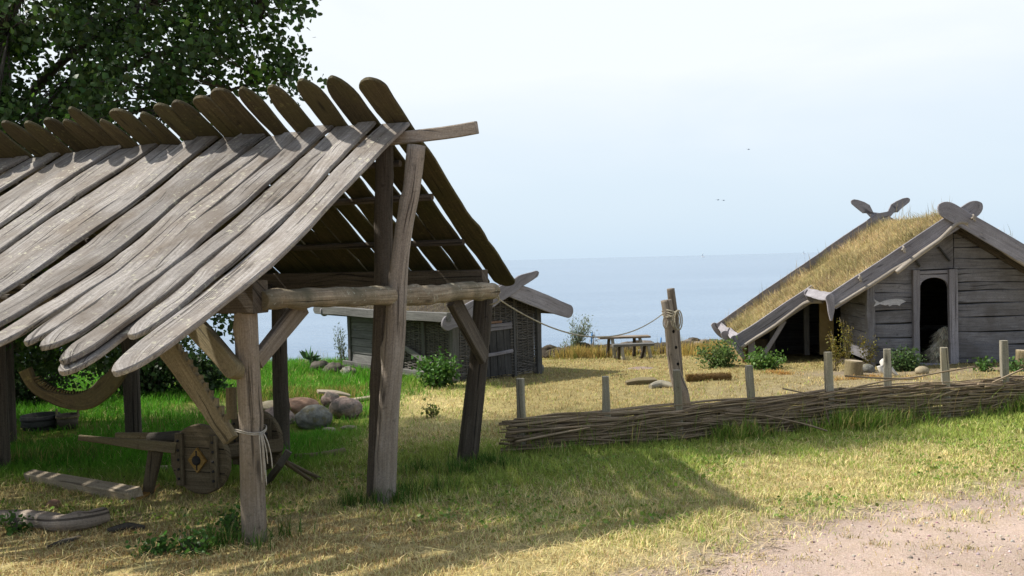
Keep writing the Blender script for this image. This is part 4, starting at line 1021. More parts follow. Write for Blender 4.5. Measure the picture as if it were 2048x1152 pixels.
# chopping stumps, stones, skull by the house
def stump(px, py, Yd, r, h, lab):
    q = PG(px, py); mb = MB(); tube(mb, [q+V(0, 0, -.05), q+V(.0, 0, h*.5), q+V(.01, 0, h)], [r*1.12, r, r*.96], seg=18, n=8, rough=.1, capmi=1)
    tag(mb.build('chopping_stump', [W_BRACE, W_PALE]), lab, 'stump')
stump(1707, 752, 16.5, .16, .30, 'sawn chopping stump standing on straw beside the yellow weeds'); stump(2046, 741, 16.8, .13, .38, 'taller brown stump standing against the right part of the plank wall')
for px, py, r, lab in ((1737, 745, .14, 'grey foundation stone under the left corner post of the plank house'), (1847, 748, .12, 'buff stone lying left of the door threshold')):
    mb = MB(); q = PG(px, py); blob(mb, q+V(0, .05, r*.4), (r*1.1, r*.8, r*.8), rough=.12); tag(mb.build('foundation_stone', M_STONE[1 if r > .13 else 3]), lab, 'stone')
# skull: braincase, long muzzle, eye sockets, horn stub
q = PG(1776, 752); sk = thing('animal_skull', q, 'bleached long animal skull leaning on straw by the fence post', 'skull')
def skull(mb):
    tube(mb, [q+V(-.10, .05, .30), q+V(-.07, .02, .26), q+V(.02, -.03, .16), q+V(.10, -.08, .06), q+V(.14, -.10, .02)], [.045, .085, .068, .045, .036, .02], seg=14, n=18, rough=.25, squash=.75)
    tube(mb, [q+V(-.15, .0, .20), q+V(-.12, -.02, .10), q+V(-.02, -.05, .03)], [.06, .05, .03], seg=10, n=10, rough=.15)
mb = MB(); skull(mb); mb.build('cranium', M_BONE, sk)
for s in (-1, 1):
    mb = MB(); blob(mb, q+V(-.03+.055*s, -.055-.01*s, .20), (.03, .035, .038), sub=2, rough=.1); mb.build('eye_socket', M_BLACKHOLE, sk)

# ------------------------------------------------------------------ yard: table, bench, posts, rope, debris
def tablelike(name, lab, cat, px0, px1, ytop, ybase, Yd, wdt, th, legs, mat):
    a, b_ = P(px0, ytop, Yd), P(px1, ytop-2, Yd+.1); a.z = b_.z = (a.z+b_.z)/2
    q = (a+b_)/2; t = thing(name, V(q.x, q.y, G(q.x, q.y)), lab, cat)
    mb = MB(); plank(mb, [a, b_], V(0, 0, 1), wdt, th, n=10, jit=.008); mb.build('top' if name == 'plank_table' else 'seat', mat, t)
    for (u, s, du) in legs:
        p = a.lerp(b_, u)+V(0, s*wdt*.32, -th/2); e = p+V(du, s*.10, 0); e.z = G(e.x, e.y)-.03
        mb = MB(); tube(mb, [p, e], [.045, .05], seg=8, n=5, rough=.1); mb.build('leg', W_FENCE if s < 0 else W_DARK, t)
tablelike('plank_table', 'rustic plank table on splayed legs at the edge of the sea', 'table', 1197, 1298, 675, 722, 24.0, .42, .055, ((.22, 1, -.06), (.26, -1, .06), (.72, 1, .0), (.80, -1, .12)), W_POST)
tablelike('plank_bench', 'dark split-log bench in front of the plank table', 'bench', 1225, 1307, 690.5, 727, 23.2, .26, .07, ((.18, 1, -.04), (.22, -1, .02), (.80, 1, -.10), (.86, -1, .06)), W_HUTL)
# the pair of rope posts
q = PG(1368, 818)
p1 = tag(post('holed_post', [P(1332, 600, q.y), P(1340, 650, q.y), P(1350, 740, q.y), P(1364, 790, q.y), V(P(1369, 815, q.y).x, q.y, q.z-.1)], [.082, .085, .09, .09, .11, .115], W_POST, rough=.06, knots=2), 'thick grey post with drilled holes behind the wattle fence', 'post')
p1.parent = None; p1.matrix_parent_inverse = Matrix.Identity(4); p1['category'] = 'post'
mb = MB()
for px, py in ((1347, 663), (1352, 695), (1356, 728), (1369, 803)):
    c = P(px, py, q.y-.085); blob(mb, c, (.022, .012, .026), sub=2, rough=.1)
o = mb.build('peg_hole', M_BLACKHOLE); o.parent = p1
p2 = tag(post('leaning_pole', [P(1341, 577, q.y+.16), P(1350, 650, q.y+.17), P(1356, 730, q.y+.18), V(P(1362, 800, q.y+.2).x, q.y+.2, G(q.x, q.y+.2)-.1)], [.06, .065, .07, .075], W_POST, rough=.06, knots=2), 'taller thin pole tied behind the holed post', 'pole')
p2.parent = None; p2.matrix_parent_inverse = Matrix.Identity(4)
mb = MB(); a, b_ = P(985, 590, 8.5), P(1330, 624, q.y-.09); mpt = [a]
for i in range(1, 16):
    t = i/16; p = a.lerp(b_, t); 
    p.z -= .40*4*t*(1-t)*(1.0); mpt.append(p)
mpt.append(b_); tube(mb, mpt, .0085, seg=6, n=50, rough=0)
for k in range(4):
    zc_ = P(1338, 622+k*3, q.y).z; cc_ = P(1340, 622, q.y+.07)
    tube(mb, [V(cc_.x+math.cos(x_)*.115+.01*math.sin(k), cc_.y+math.sin(x_)*.19, zc_+.02*math.sin(x_*2+k)) for x_ in [i*math.pi/9 for i in range(19)]], .011, seg=6, n=38, rough=0)
for k in range(3):
    cc_ = P(1350+3*k, 640, q.y-.11); tube(mb, [cc_+V(math.sin(x_)*.055, -.02*k, math.cos(x_)*(.12+.015*k)) for x_ in [i*math.pi/8 for i in range(17)]], .010, seg=6, n=32, rough=0)
cc_ = P(1330, 640, q.y-.11); tube(mb, [cc_+V(0, 0, .1), cc_+V(-.03, 0, -.05), cc_+V(.01, 0, -.13), cc_+V(.05, 0, -.02)], .009, seg=6, n=16, rough=0)
tube(mb, [a+V(-.02, .0, .09), a+V(.04, -.03, .03), a+V(.06, 0, -.06), a+V(-.03, .03, -.1)], .009, seg=6, n=12, rough=0); tube(mb, [a, a+V(.08, -.03, .03)], .008, seg=6, n=4, rough=0)
tag(mb.build('rope', M_ROPE), 'thin sagging rope strung from the shelter beam to the holed post', 'rope')

mb = MB(); a, b_ = gp(1372, 764, .05), gp(1462, 760, .05); tube(mb, [a, a.lerp(b_, .3)+V(0, 0, .02), a.lerp(b_, .65)+V(0, 0, .02), b_], [.05, .075, .07, .08, .05], n=26, rough=.3, nsc=6)
o = tag(mb.build('straw_roll', M_FUR), 'brown fibrous roll lying in the yard right of the holed post', 'roll')
nb = 1500; t = rng.random(nb); an = rng.uniform(0, 6.28, nb); rt = np.array(a)*(1-t)[:, None]+np.array(b_)*t[:, None]+np.stack([np.zeros(nb), np.cos(an)*.06, np.abs(np.sin(an))*.075], 1)
blades(rt, rng.uniform(.03, .08, nb), np.full(nb, .007), rng.uniform(.5, 1, nb), vary(nb, (.22, .14, .05), .3), 'fibres', o)
mb = MB(); a, b_ = gp(1252, 770, .03), gp(1312, 766, .05); plank(mb, [a, a.lerp(b_, .4)+V(0, 0, .03), b_], V(0, -.2, 1), [.10, .22, .16], .07, n=14, jit=.03); tag(mb.build('split_log', W_BRACE), 'reddish split log lying in the dry yard', 'log')
log('gnarled_branch', [gp(1300, 777, .03), gp(1322, 775, .06), gp(1347, 776, .03)], [.05, .07, .04], W_FENCE, 'grey gnarled branch lying in front of the reddish split log', 'branch', rough=.4)
mb = MB(); q = gp(1284, 737, -.01); blob(mb, q, (.34, .30, .035), sub=3, rough=.2); tag(mb.build('flat_stone', M_STONE[0]), 'flat pale stone slab sunk in the ground before the bench', 'stone')

# bank of dug turf and clods along the edge of the land
mb = MB()
for i in range(190):
    x = rnd(1.0, 8.2) if i < 120 else rnd(1.0, 2.0) if i < 140 else rnd(3.2, 6.0); y = 25.4+rnd(-.45, .5); s = rnd(.07, .22)
    z = G(x, y)+max(0, .30-.5*abs(y-25.5))*rnd(.3, 1.05)
    blob(mb, V(x, y, z), (s*1.3, s, s*.75), sub=2, rough=.4, fr=2.5, mi=random.choice([0, 0, 1]))
for x0 in [1.0+.3*i for i in range(25)]: blob(mb, V(x0, 25.5+rnd(-.1, .1), G(x0, 25.5)+.02), (.35, .5, .27), sub=3, rough=.3, fr=2)
tag(mb.build('turf_bank', [M_SOIL, simple('grey_clod', [(.06, .05, .04), (.14, .12, .10), (.24, .21, .185)], 7, 1, .8)]), 'low lumpy bank of dug turf and driftwood along the sea edge', 'earth bank')
for px, py, lab in ((1183, 672, 'short blue stake standing on the bank left of the table'), (1321, 683, 'short blue stake leaning on the bank right of the table')):
    mb = MB(); p = P(px, py, 25.6); tube(mb, [p+V(.02, 0, .12), p+V(-.03, 0, -.45)], .022, seg=8, n=4, rough=0); tag(mb.build('blue_stake', M_BLUE), lab, 'stake')

# ------------------------------------------------------------------ wattle fence
FT = [(1040, 757), (1210, 753), (1353, 740), (1497, 731), (1656, 704), (1774, 698), (1888, 695), (2008, 681)]
fd = lambda x: 9.3+.24*x
ft = []
for px, py in FT:
    Yd = 9.3
    for _ in range(20): Yd = fd((px-1024)/F*Yd)
    ft.append(P(px, py, Yd))
fence = thing('wattle_fence', onG(3.2, fd(3.2)), 'low wattle fence of woven rods on pale split posts across the lawn', 'fence')
allp = list(ft)
for k in range(1, 4): p = ft[-1]+V(.92*k, .22*k, .03*k); allp.append(p)
for k, p in enumerate(allp):
    g0 = onG(p.x+rnd(.0, .05), p.y, -.1)
    mb = MB(); plank(mb, [g0, g0.lerp(p, .5), p], V(rnd(-.4, .4), -1, 0), [.095, .088, .08], .075, n=10, jit=.007); mb.build('fence_post', W_FENCE, fence)
fv = V(1, .24, 0).normalized(); fn = V(-fv.y, fv.x, 0); F0 = V(ft[0].x, ft[0].y, 0); sp = .93
def FP(s, off, h): q = F0+fv*s+fn*off; return V(q.x, q.y, G(q.x, q.y)+h)
mb = MB(); LF = 9.6
for lev in range(72):
    s = rnd(-.18, -.02)-(.1 if lev % 3 == 0 else 0); j = 0
    while s < LF:
        ln = rnd(1.6, 3.6); hh = .02+.0205*(lev % 24)+rnd(-.008, .008); e = min(LF+.2, s+ln); pts = []; ph = lev % 2
        r0 = random.choice((rnd(.005, .010), rnd(.008, .014), rnd(.012, .019))); w0 = rnd(0, 9); n_ = 12; fat = rnd(-.02, .02)+(0, -.05, .04)[lev//24]; tl = rnd(-.03, .03)
        for i in range(n_):
            q = s+(e-s)*i/(n_-1); pr_ = .80+.14*min(1, max(0, q)/4)
            off = .022*math.cos(math.pi*(q/sp+ph))+.012*math.sin(q*3+w0)
            pts.append(FP(q, off+fat, hh*pr_+.11*(float(fbm(q*.9+w0, lev*.4, 3))-.5)+tl*(i/(n_-1)-.5)))
        tube(mb, pts, [r0, r0*.9, r0*.55], seg=6, n=22, rough=.12)
        s = e-rnd(.15, .5); j += 1
for k in range(150):      # loose ends and stray sticks
    s = rnd(-.1, LF-1); ln = rnd(.4, 1.6); h0 = rnd(.08, .42)*(.8+.2*s/5); d_ = rnd(-.14, .14)
    tube(mb, [FP(s, rnd(-.09, -.05), h0), FP(s+ln*.5, rnd(-.1, -.06), h0+d_*.6+.02), FP(s+ln, rnd(-.10, .05), h0+d_)], [rnd(.008, .015), .005], seg=6, n=10, rough=.1)
mb.build('woven_rods', W_ROD, fence)
def stick(pts, r): 
    mb = MB(); tube(mb, pts, [q*.8 for q in r], seg=7, n=16, rough=.1); mb.build('stick', W_ROD, fence)
stick([P(1690, 752, 10.2), P(1800, 757, 10.25), P(1880, 745, 10.3), P(1950, 733, 10.35)], [.014, .013, .01])
stick([P(1640, 792, 10.0), P(1770, 762, 10.15), P(1830, 758, 10.25)], [.016, .013, .01]); stick([P(1985, 765, 10.4), P(2046, 738, 10.6)], [.014, .014])
stick([P(1205, 842, 9.45), P(1350, 826, 9.7), P(1440, 806, 9.85), P(1520, 795, 9.95)], [.02, .02, .016]); stick([P(1565, 777, 9.9), P(1640, 793, 9.95)], [.012, .008])
stick([P(1012, 866, 9.1), P(1100, 858, 9.25), P(1230, 849, 9.42)], [.018, .016, .012]); stick([P(1030, 884, 9.05), P(1090, 872, 9.15), P(1180, 855, 9.3)], [.018, .016, .012])
stick([P(1643, 795, 9.85), P(1652, 820, 9.8), P(1660, 850, 9.75)], [.008, .005]); stick([P(1530, 832, 9.75), P(1600, 846, 9.7), P(1655, 862, 9.65)], [.014, .011])

# ------------------------------------------------------------------ grass
def scatter(n_, x0, x1, y0, y1, pw=1.0):
    """points spread with density falling off with distance"""
    y = (rng.random(n_)*(y1**pw-y0**pw)+y0**pw)**(1/pw); half = .72*y+1.2
    x = rng.uniform(-1, 1, n_)*half; ok = (x > x0) & (x < x1); return x[ok], y[ok]
def inhouse(x, y):
    a = (x-RF.x)*av.x+(y-RF.y)*av.y; b = (x-RF.x)*bv.x+(y-RF.y)*bv.y
    h1 = ((np.abs(a) < 1.65) & (b > .5) & (b < 5)) | ((np.abs(a) < 3.9) & (b > 2.6) & (b < 5))
    a = (x-A_.x)*gd.x+(y-A_.y)*gd.y; l = (x-A_.x)*ld.x+(y-A_.y)*ld.y
    return h1 | ((a > -.02) & (a < GW) & (l > 0) & (l < HL))
# short dry and green turf
def lawn(n_, y0, y1, pw, hs, wd, name):
    x, y = scatter(n_, -14, 15, y0, y1, pw)
    p = path_d(x, y); b = bare(x, y); keepp = np.clip(1-1.1*b, 0.0, 1)
    pt = sstep(.60, .72, fbm(x*2.3, y*2.3, 3))*sstep(.9, .2, p)
    keepp = np.where(p > .05, .03+.9*pt*.5+.45*np.clip(.55-p, 0, .5), keepp)
    keepp = keepp*np.clip(.15+2.6*(fbm(x*7+2, y*7, 2)-.3), .12, 1)
    ok = (rng.random(len(x)) < keepp) & ~inhouse(x, y); x, y = x[ok], y[ok]
    g_ = green(x, y); k = len(x); pick = rng.random(k) < np.clip(g_*1.15, .04, .97)
    patch = .5*fbm(x*1.7+30, y*1.7+3, 3)+.5*fbm(x*6, y*6+3, 3)
    straw = vary(k, (.68, .57, .28), .25, .05)*(.45+1.1*patch)[:, None]
    brn = vary(k, (.36, .24, .10), .25, .05)
    yd = (sstep(-.9, .3, x)*sstep(.6, 2., y-(9.28+.24*np.clip(x, -.4, 20))))[:, None]; straw = straw*(1-yd*np.array([.34, .38, .45]))
    sel = rng.random(k) < .12+.5*sstep(.2, -.8, x)*sstep(6.9, 5.8, y)*sstep(4.2, 5.0, y)
    straw[sel] = brn[sel]
    lush = (sstep(-1.4, -2.8, x)*sstep(7.5, 9, y))[:, None]
    gc = vary(k, (.31, .38, .08), .25, .06)*(1-lush)+vary(k, (.10, .29, .02), .25, .06)*lush
    c = np.where(pick[:, None], gc, straw)
    z = gz(x, y)
    h = rng.uniform(hs[0], hs[1], k)*(.7+.9*g_)*(1+.5*lush[:, 0])*(1-.7*np.exp(-((x+3.3)/1.5)**2-((y-12.3)/1.1)**2))*(1-.75*np.exp(-((x+6.9)/1.1)**2-((y-11.7)/1.2)**2))
    lean = np.where(pick, rng.uniform(.3, .97, k), rng.uniform(.6, 1.0, k))
    o = blades(np.stack([x, y, z], 1), h, wd*(y/6)**.6*rng.uniform(.7, 1.3, k), lean, c, name)
    return o
tag(lawn(520000, 3.4, 11.5, 1.1, (.03, .085), .005, 'lawn_grass'), 'short half dried lawn grass on the near slope', 'grass', None, 'stuff')
tag(lawn(230000, 11, 27.5, 1.1, (.05, .12), .006, 'yard_grass'), 'sparse straw coloured grass of the far yard', 'grass', None, 'stuff')
# long dry stalks lying on the turf, broad leaved weeds, pebbles
x, y = scatter(26000, -8, 9, 3.5, 11, 1.1); ok = (path_d(x, y) < .25) & ~inhouse(x, y); x, y = x[ok], y[ok]; k = len(x)
z = gz(x, y)+rng.uniform(.005, .035, k); az = rng.uniform(0, 6.28, k); up = np.stack([np.cos(az), np.sin(az), rng.uniform(.02, .35, k)], 1); up /= np.linalg.norm(up, axis=1)[:, None]
tag(blades(np.stack([x, y, z], 1), rng.uniform(.05, .17, k), np.full(k, .0042), rng.uniform(.05, .35, k), vary(k, (.62, .50, .26), .28, .06)*np.where(rng.random(k) < .3, .55, 1)[:, None], 'dry_stalks', up=up), 'loose dry stalks lying on the lawn', 'grass', None, 'stuff')
x, y = scatter(60000, -6, 9, 3.6, 11, 1.1); pr_ = sstep(.5, .68, fbm(x*2.1+8, y*2.1+1, 3))*green(x, y)*1.3*(path_d(x, y) < -.1); ok = rng.random(len(x)) < pr_; x, y = x[ok], y[ok]; k = len(x)
up = np.stack([rng.normal(0, .8, k), rng.normal(0, .8, k), np.full(k, .12)], 1)
tag(leaves(np.stack([x, y, gz(x, y)+rng.uniform(.012, .045, k)], 1), rng.uniform(.018, .042, k), vary(k, (.19, .28, .05), .25), 'lawn_weeds', None, 0, up*1.5), 'small broad leaved weeds spread through the lawn', 'weeds', None, 'stuff')
x = rng.uniform(-1, 7, 9000); y = rng.uniform(2.5, 9, 9000); ok = rng.random(9000) < sstep(-.5, .3, path_d(x, y)); x, y = x[ok], y[ok]; k = len(x)
r = np.abs(rng.normal(0, .005, k))+.003; big = rng.random(k) < .02; r[big] *= 2.4
o6 = np.array([[1, 0, 0], [0, 1, 0], [-1, 0, 0], [0, -1, 0], [0, 0, .7], [0, 0, -.7]]); vv = np.stack([x, y, gz(x, y)+.007], 1)[:, None, :]+o6[None]*r[:, None, None]*rng.uniform(.6, 1.4, (k, 6, 1))
tri = np.array([0, 1, 4, 1, 2, 4, 2, 3, 4, 3, 0, 4, 1, 0, 5, 2, 1, 5, 3, 2, 5, 0, 3, 5]); M_PEB = vegmat('pebble', 0, .9, .1)
tag(npmesh('pebbles', vv.reshape(-1, 3), (np.arange(k)[:, None]*6+tri[None]).ravel(), np.full(k*8, 3), np.repeat(vary(k, (.38, .30, .26), .4, .08), 6, 0), M_PEB), 'small pebbles strewn over the gravel path', 'pebbles', None, 'stuff')
# rank tufts
def tufts(spots, name, label, cbase, hr, per, rad, wd=.007, cmix=None, lean=(.15, .8)):
    xs_, ys_, hs_ = [], [], []
    for (x, y, s) in spots:
        m_ = int(per*s); a = rng.uniform(0, 6.28, m_); r = np.abs(rng.normal(0, rad*s**.5, m_))
        xs_.append(x+np.cos(a)*r); ys_.append(y+np.sin(a)*r*.8); hs_.append(rng.uniform(hr[0], hr[1], m_)*(.6+.4*s))
    x = np.concatenate(xs_); y = np.concatenate(ys_); h = np.concatenate(hs_); k = len(x)
    c = vary(k, cbase, .25, .07)
    if cmix: s_ = rng.random(k) < cmix[1]; c[s_] = vary(int(s_.sum()), cmix[0], .2)
    return tag(blades(np.stack([x, y, gz(x, y)], 1), h, wd*rng.uniform(.7, 1.4, k), rng.uniform(lean[0], lean[1], k), c, name), label, 'grass', None, 'stuff')
sp_ = []
for i in range(190):
    s = rnd(-.3, 8.5); q = F0+fv*s-fn*(rnd(.07, .34))
    if float(vnoise(s*2.1+5, .5)) < .40 and rnd(0, 1) < .6: continue
    if s < 2.4 and rnd(0, 1) < .55: continue
    sp_.append((q.x, q.y, (.35 if s < 2.4 else 1)*rnd(.3, 1.0)+.6*min(1, s/3)*float(fbm(s*1.7, 3, 2) > .55)))
for i in range(35):
    s = rnd(-.2, 8.5); q = F0+fv*s+fn*(rnd(.0, .3)); sp_.append((q.x, q.y, rnd(.25, .5)))
tufts(sp_, 'fence_grass', 'long green grass growing along the foot of the wattle fence', (.165, .27, .04), (.08, .34), 80, .13, .0075, ((.52, .45, .16), .30), (.2, .95))
sp_ = []
for i in range(110): s = rnd(-.1, 8.5); q = F0+fv*s+fn*rnd(-.12, .12); sp_.append((q.x, q.y, rnd(.3, .7)))
tufts(sp_, 'fence_weeds', 'sparse tall weeds and seed stalks growing up through the wattle fence', (.22, .30, .06), (.30, .75), 22, .10, .006, ((.50, .42, .17), .4), (.1, .6))
sp_ = [(q.x+rnd(-.3, .3), q.y+rnd(-.25, .1), rnd(.4, .9)) for q in (PG(768, 1005), PG(768, 1005), PG(930, 930), PG(930, 930), PG(870, 940), PG(820, 985), PG(1000, 930), PG(960, 945)) for _ in range(3)]
sp_ += [(q.x+rnd(-.22, .22), q.y+rnd(-.12, .12), rnd(.25, .6)) for q in (PG(490, 1095), PG(540, 1085), PG(440, 1095)) for _ in range(3)]
tufts(sp_, 'post_grass', 'dark green tussocks round the feet of the shelter posts', (.075, .15, .025), (.08, .24), 120, .14, .006, ((.28, .25, .09), .12))
sp_ = []
for i in range(330):
    x = rnd(-11, -1.8); y = rnd(8.6, 21.5)
    if ((x+4.3)/1.8)**2+((y-14.6)/1.1)**2 < 1 or -4.7 < x < -1.7 and 10.6 < y < 14.2: continue
    if -8.2 < x < -5.6 and 10.3 < y < 12.9 and rnd(0, 1) < .9: continue
    sp_.append((x, y, rnd(.3, .9)))
for i in range(70): sp_.append((rnd(-8.5, -3.6), rnd(19.5, 23), rnd(.5, 1.1)))
tufts(sp_, 'meadow_grass', 'lush green meadow grass behind the shelter', (.085, .24, .02), (.08, .26), 85, .22, .009, ((.24, .27, .06), .15))
sp_ = [(rnd(-5.3, -2.9), rnd(15.4, 16.6), rnd(.5, .9)) for _ in range(40)]
tufts(sp_, 'bank_grass', 'yellow green grass hanging over the far lip of the hollow', (.16, .20, .035), (.12, .28), 90, .2, .009, ((.42, .33, .10), .4))
sp_ = [(q.x+rnd(-.5, .5), q.y+rnd(-.3, .3), rnd(.4, .9)) for q in (PG(20, 935), PG(60, 930), PG(5, 900), PG(110, 925)) for _ in range(6)]
tufts(sp_, 'edge_grass', 'tall pale green grass at the edge of the shelter floor', (.12, .21, .035), (.12, .34), 80, .2, .007, ((.36, .32, .10), .25))
sp_ = [(x, 24.9+rnd(-.5, .5), rnd(.5, 1.1)) for x in [rnd(1.2, 8.5) for _ in range(60)]]+[(rnd(4.9, 6.6), rnd(22.6, 24.6), rnd(.8, 1.5)) for _ in range(40)]+[(rnd(1.4, 2.6), rnd(24.2, 25), rnd(.8, 1.4)) for _ in range(16)]
tufts(sp_, 'straw_tussocks', 'tall golden straw tussocks along the sea edge', (.46, .335, .105), (.12, .46), 70, .22, .012, ((.20, .21, .05), .25), (.1, .75))
sp_ = [(rnd(1.0, 9), 26.2+rnd(-.3, .5), rnd(.2, .5)) for _ in range(45)]+[(rnd(-11, -3), 22.8+rnd(-.6, 1.2), rnd(.4, .8)) for _ in range(50)]
tufts(sp_, 'skyline_grass', 'wispy grass stems standing against the sea', (.22, .23, .10), (.25, .75), 26, .3, .008, ((.42, .36, .2), .4), (.05, .45))
sp_ = [(q.x+rnd(-.25, .25), q.y+rnd(-.1, .1), rnd(.25, .6)) for q in (PG(1690, 760), PG(1730, 757), PG(1800, 760), PG(1580, 748), PG(1560, 745)) for _ in range(4)]
tufts(sp_, 'loose_straw', 'orange straw strewn in front of the plank house', (.42, .24, .07), (.08, .2), 90, .2, .008, None, (.7, 1.0))
sp_ = [(q.x, q.y, rnd(.12, .35)) for q in [PG(*z) for z in ((1500, 1062), (1850, 1040), (1970, 1048), (1905, 1065), (1790, 1065), (1880, 1095), (1760, 1092), (1520, 1118), (1980, 1015), (1850, 1098), (1700, 1078), (1610, 1120), (1940, 1100), (1460, 1105), (1420, 1128))]]
tufts(sp_, 'path_weeds', 'flat weeds and dry tufts scattered on the gravel path', (.22, .20, .07), (.03, .09), 190, .13, .004, ((.46, .37, .16), .6), (.5, 1.0))

# ------------------------------------------------------------------ leafy plants, bushes
def bush(name, c, rad, h, nl, ls, colr, label, cat='shrub', stems=14, mixc=None, droop=.2, asp=.8, group=None, base=0.):
    c = Vector(c); t = thing(name, c, label, cat, group)
    mb = MB(); cen = []
    for k in range(stems):
        a = rnd(0, 6.28); rr = math.sqrt(rnd(.02, 1)); e = c+V(math.cos(a)*rad[0]*rr, math.sin(a)*rad[1]*rr, h*rnd(.55, 1)*(1-.35*rr*rr))
        b0 = c+V(math.cos(a)*rad[0]*.25*rr, math.sin(a)*rad[1]*.25*rr, 0); m_ = b0.lerp(e, .5)+V(rnd(-.05, .05), rnd(-.05, .05), h*.06)
        st_ = resample([b0, m_, e], 6); tube(mb, st_, [.010*h**.5+.003, .003], seg=5, n=6, rough=0)
        for i in range(nl//stems):
            f = rnd(base, 1)**.8*5; i0 = min(4, int(f)); p = st_[i0].lerp(st_[i0+1], f-i0); s_ = .15*max(rad)+.04
            cen.append((p.x+random.gauss(0, s_), p.y+random.gauss(0, s_), max(p.z+random.gauss(0, s_*.8), c.z+.01)))
    mb.build('stems', W_BARK, t); k = len(cen); cc_ = vary(k, colr, .25, .07)
    if mixc: s_ = rng.random(k) < mixc[1]; cc_[s_] = vary(int(s_.sum()), mixc[0], .2)
    leaves(np.array(cen), ls*rng.uniform(.6, 1.3, k), cc_, 'leaves', t, droop, aspect=asp); return t
q = PG(875, 775); bush('nettle_clump', q, (.42, .35), .75, 1500, .075, (.075, .17, .03), 'bright green nettle clump growing against the wattle hut wall', 'plant')
q = PG(1440, 735); bush('green_shrub', q, (.55, .4), .62, 1600, .06, (.11, .17, .045), 'grey green shrub spreading beyond the low eave of the plank house')
q = PG(1528, 738); bush('green_shrub', q, (.42, .3), .42, 1300, .06, (.10, .19, .035), 'low bright green shrub under the lowest corner of the turf roof')
q = PG(1808, 742); bush('green_shrub', q, (.30, .22), .48, 1300, .05, (.085, .145, .045), 'dense dark green shrub left of the arched doorway')
for px, py, lab in ((1965, 742, 'small leafy weed at the foot of the wall right of the doorway'), (2030, 742, 'small leafy weed beside the taller stump')):
    q = PG(px, py); bush('leafy_weed', q, (.22, .15), .22, 220, .06, (.08, .16, .035), lab, 'weed', 6)
# tall yellow flowering weeds
for px, dx, hh, lab in ((1700, .0, 1.12, 'tall yellow flowering weed behind the chopping stump'), (1672, .1, .85, 'thinner yellow weed leaning left of the chopping stump'), (1735, -.05, .8, 'wispy yellow weed in front of the left corner post')):
    q = PG(px, 742); t = thing('flowering_weed', q, lab, 'weed'); mb = MB(); cen = []
    for k in range(7):
        e = q+V(rnd(-.22, .22)+dx*.5, rnd(-.1, .1), hh*rnd(.6, 1)); st_ = resample([q+V(rnd(-.06, .06), 0, 0), q.lerp(e, .6)+V(rnd(-.03, .03), 0, 0), e], 8); tube(mb, st_, [.008, .003], seg=5, n=8, rough=0)
        for i in range(55): f = rnd(2.6, 6.99); p = st_[int(f)]; cen.append((p.x+random.gauss(0, .045), p.y+random.gauss(0, .04), p.z+random.gauss(0, .05)))
    mb.build('stems', W_BRACE, t); leaves(np.array(cen), rng.uniform(.02, .045, len(cen)), vary(len(cen), (.22, .19, .035), .3), 'leaves', t)
# sagebrush-like plant against the sea
def feathery(px, py, Yd, h, sprd, lab, n_=9, nl=900, c=(.20, .245, .15)):
    p = P(px, py, Yd); p.z = G(p.x, p.y); t = thing('feathery_plant', p, lab, 'plant'); mb = MB(); cen = []; dr_ = []
    for k in range(n_):
        e = p+V(rnd(-.1, 1)*sprd, rnd(-.2, .2), h*rnd(.6, 1)); st_ = resample([p+V(rnd(-.1, .1), 0, 0), p.lerp(e, .55)+V(-.04, 0, .03), e], 12); tube(mb, st_, [.012, .004], seg=5, n=12, rough=0)
        for i in range(nl//n_): f = rnd(2, 10.99); q = st_[int(f)]; cen.append((q.x+random.gauss(0, .07), q.y+random.gauss(0, .06), q.z+random.gauss(0, .07))); dr_.append((.3, 0, .9))
    mb.build('stems', W_BRACE, t); leaves(np.array(cen), rng.uniform(.04, .09, len(cen)), vary(len(cen), c, .22, .04), 'leaves', t, -.3, np.array(dr_)*.8, aspect=.35)
feathery(1146, 700, 25.3, 1.25, .62, 'tall feathery grey green plant standing against the sea', 14, 1500)
feathery(1128, 700, 25.6, .55, .15, 'small feathery plant left of the tall feathery plant', 4, 160); feathery(1188, 700, 25.8, .7, .05, 'thin feathery stem left of the plank table', 3, 120, (.14, .13, .09))
q = P(690, 735, 21.9); feathery(692, 735, 22.2, 1.25, -.25, 'spindly grey green plant at the seaward corner of the wattle hut', 6, 420, (.11, .15, .09))
p = P(622, 738, 20.6); p.z = G(p.x, p.y); t = thing('broadleaf_weed', p, 'broad leaved dock weed on the grass edge beside the rotten stump', 'weed')
cen = []; cd = []
mb = MB(); tube(mb, [p, p+V(.02, 0, .35)], [.015, .01], seg=6, n=4); mb.build('stems', W_BRACE, t)
for i in range(26): a = rnd(0, 6.28); cen.append((p.x+rnd(-.05, .05), p.y, p.z+rnd(.02, .3))); cd.append((math.cos(a)*1.3, math.sin(a)*.6, .8))
leaves(np.array(cen), rng.uniform(.2, .36, 26), vary(26, (.07, .16, .05), .2), 'leaves', t, 0, np.array(cd), aspect=.35)
# weeds in front of the shelter
for px, py, r, h, lab in ((390, 1108, .10, .17, 'lush green weed clump on dry grass left of the corner post'), (310, 1110, .08, .06, 'low spreading weed left of the lush weed clump'), (462, 1075, .07, .22, 'narrow leafy weed growing against the corner post'), (35, 1068, .05, .16, 'small weed sprouting in front of the bleached log')):
    q = PG(px, py); bush('leafy_weed', q, (r, r*.8), h, int(2600*r), .035, (.075, .165, .03), lab, 'weed', 8)
q = PG(868, 835); bush('leafy_weed', q, (.10, .1), .30, 120, .05, (.17, .20, .05), 'solitary pale weed in the dry grass behind the gable', 'weed', 5)

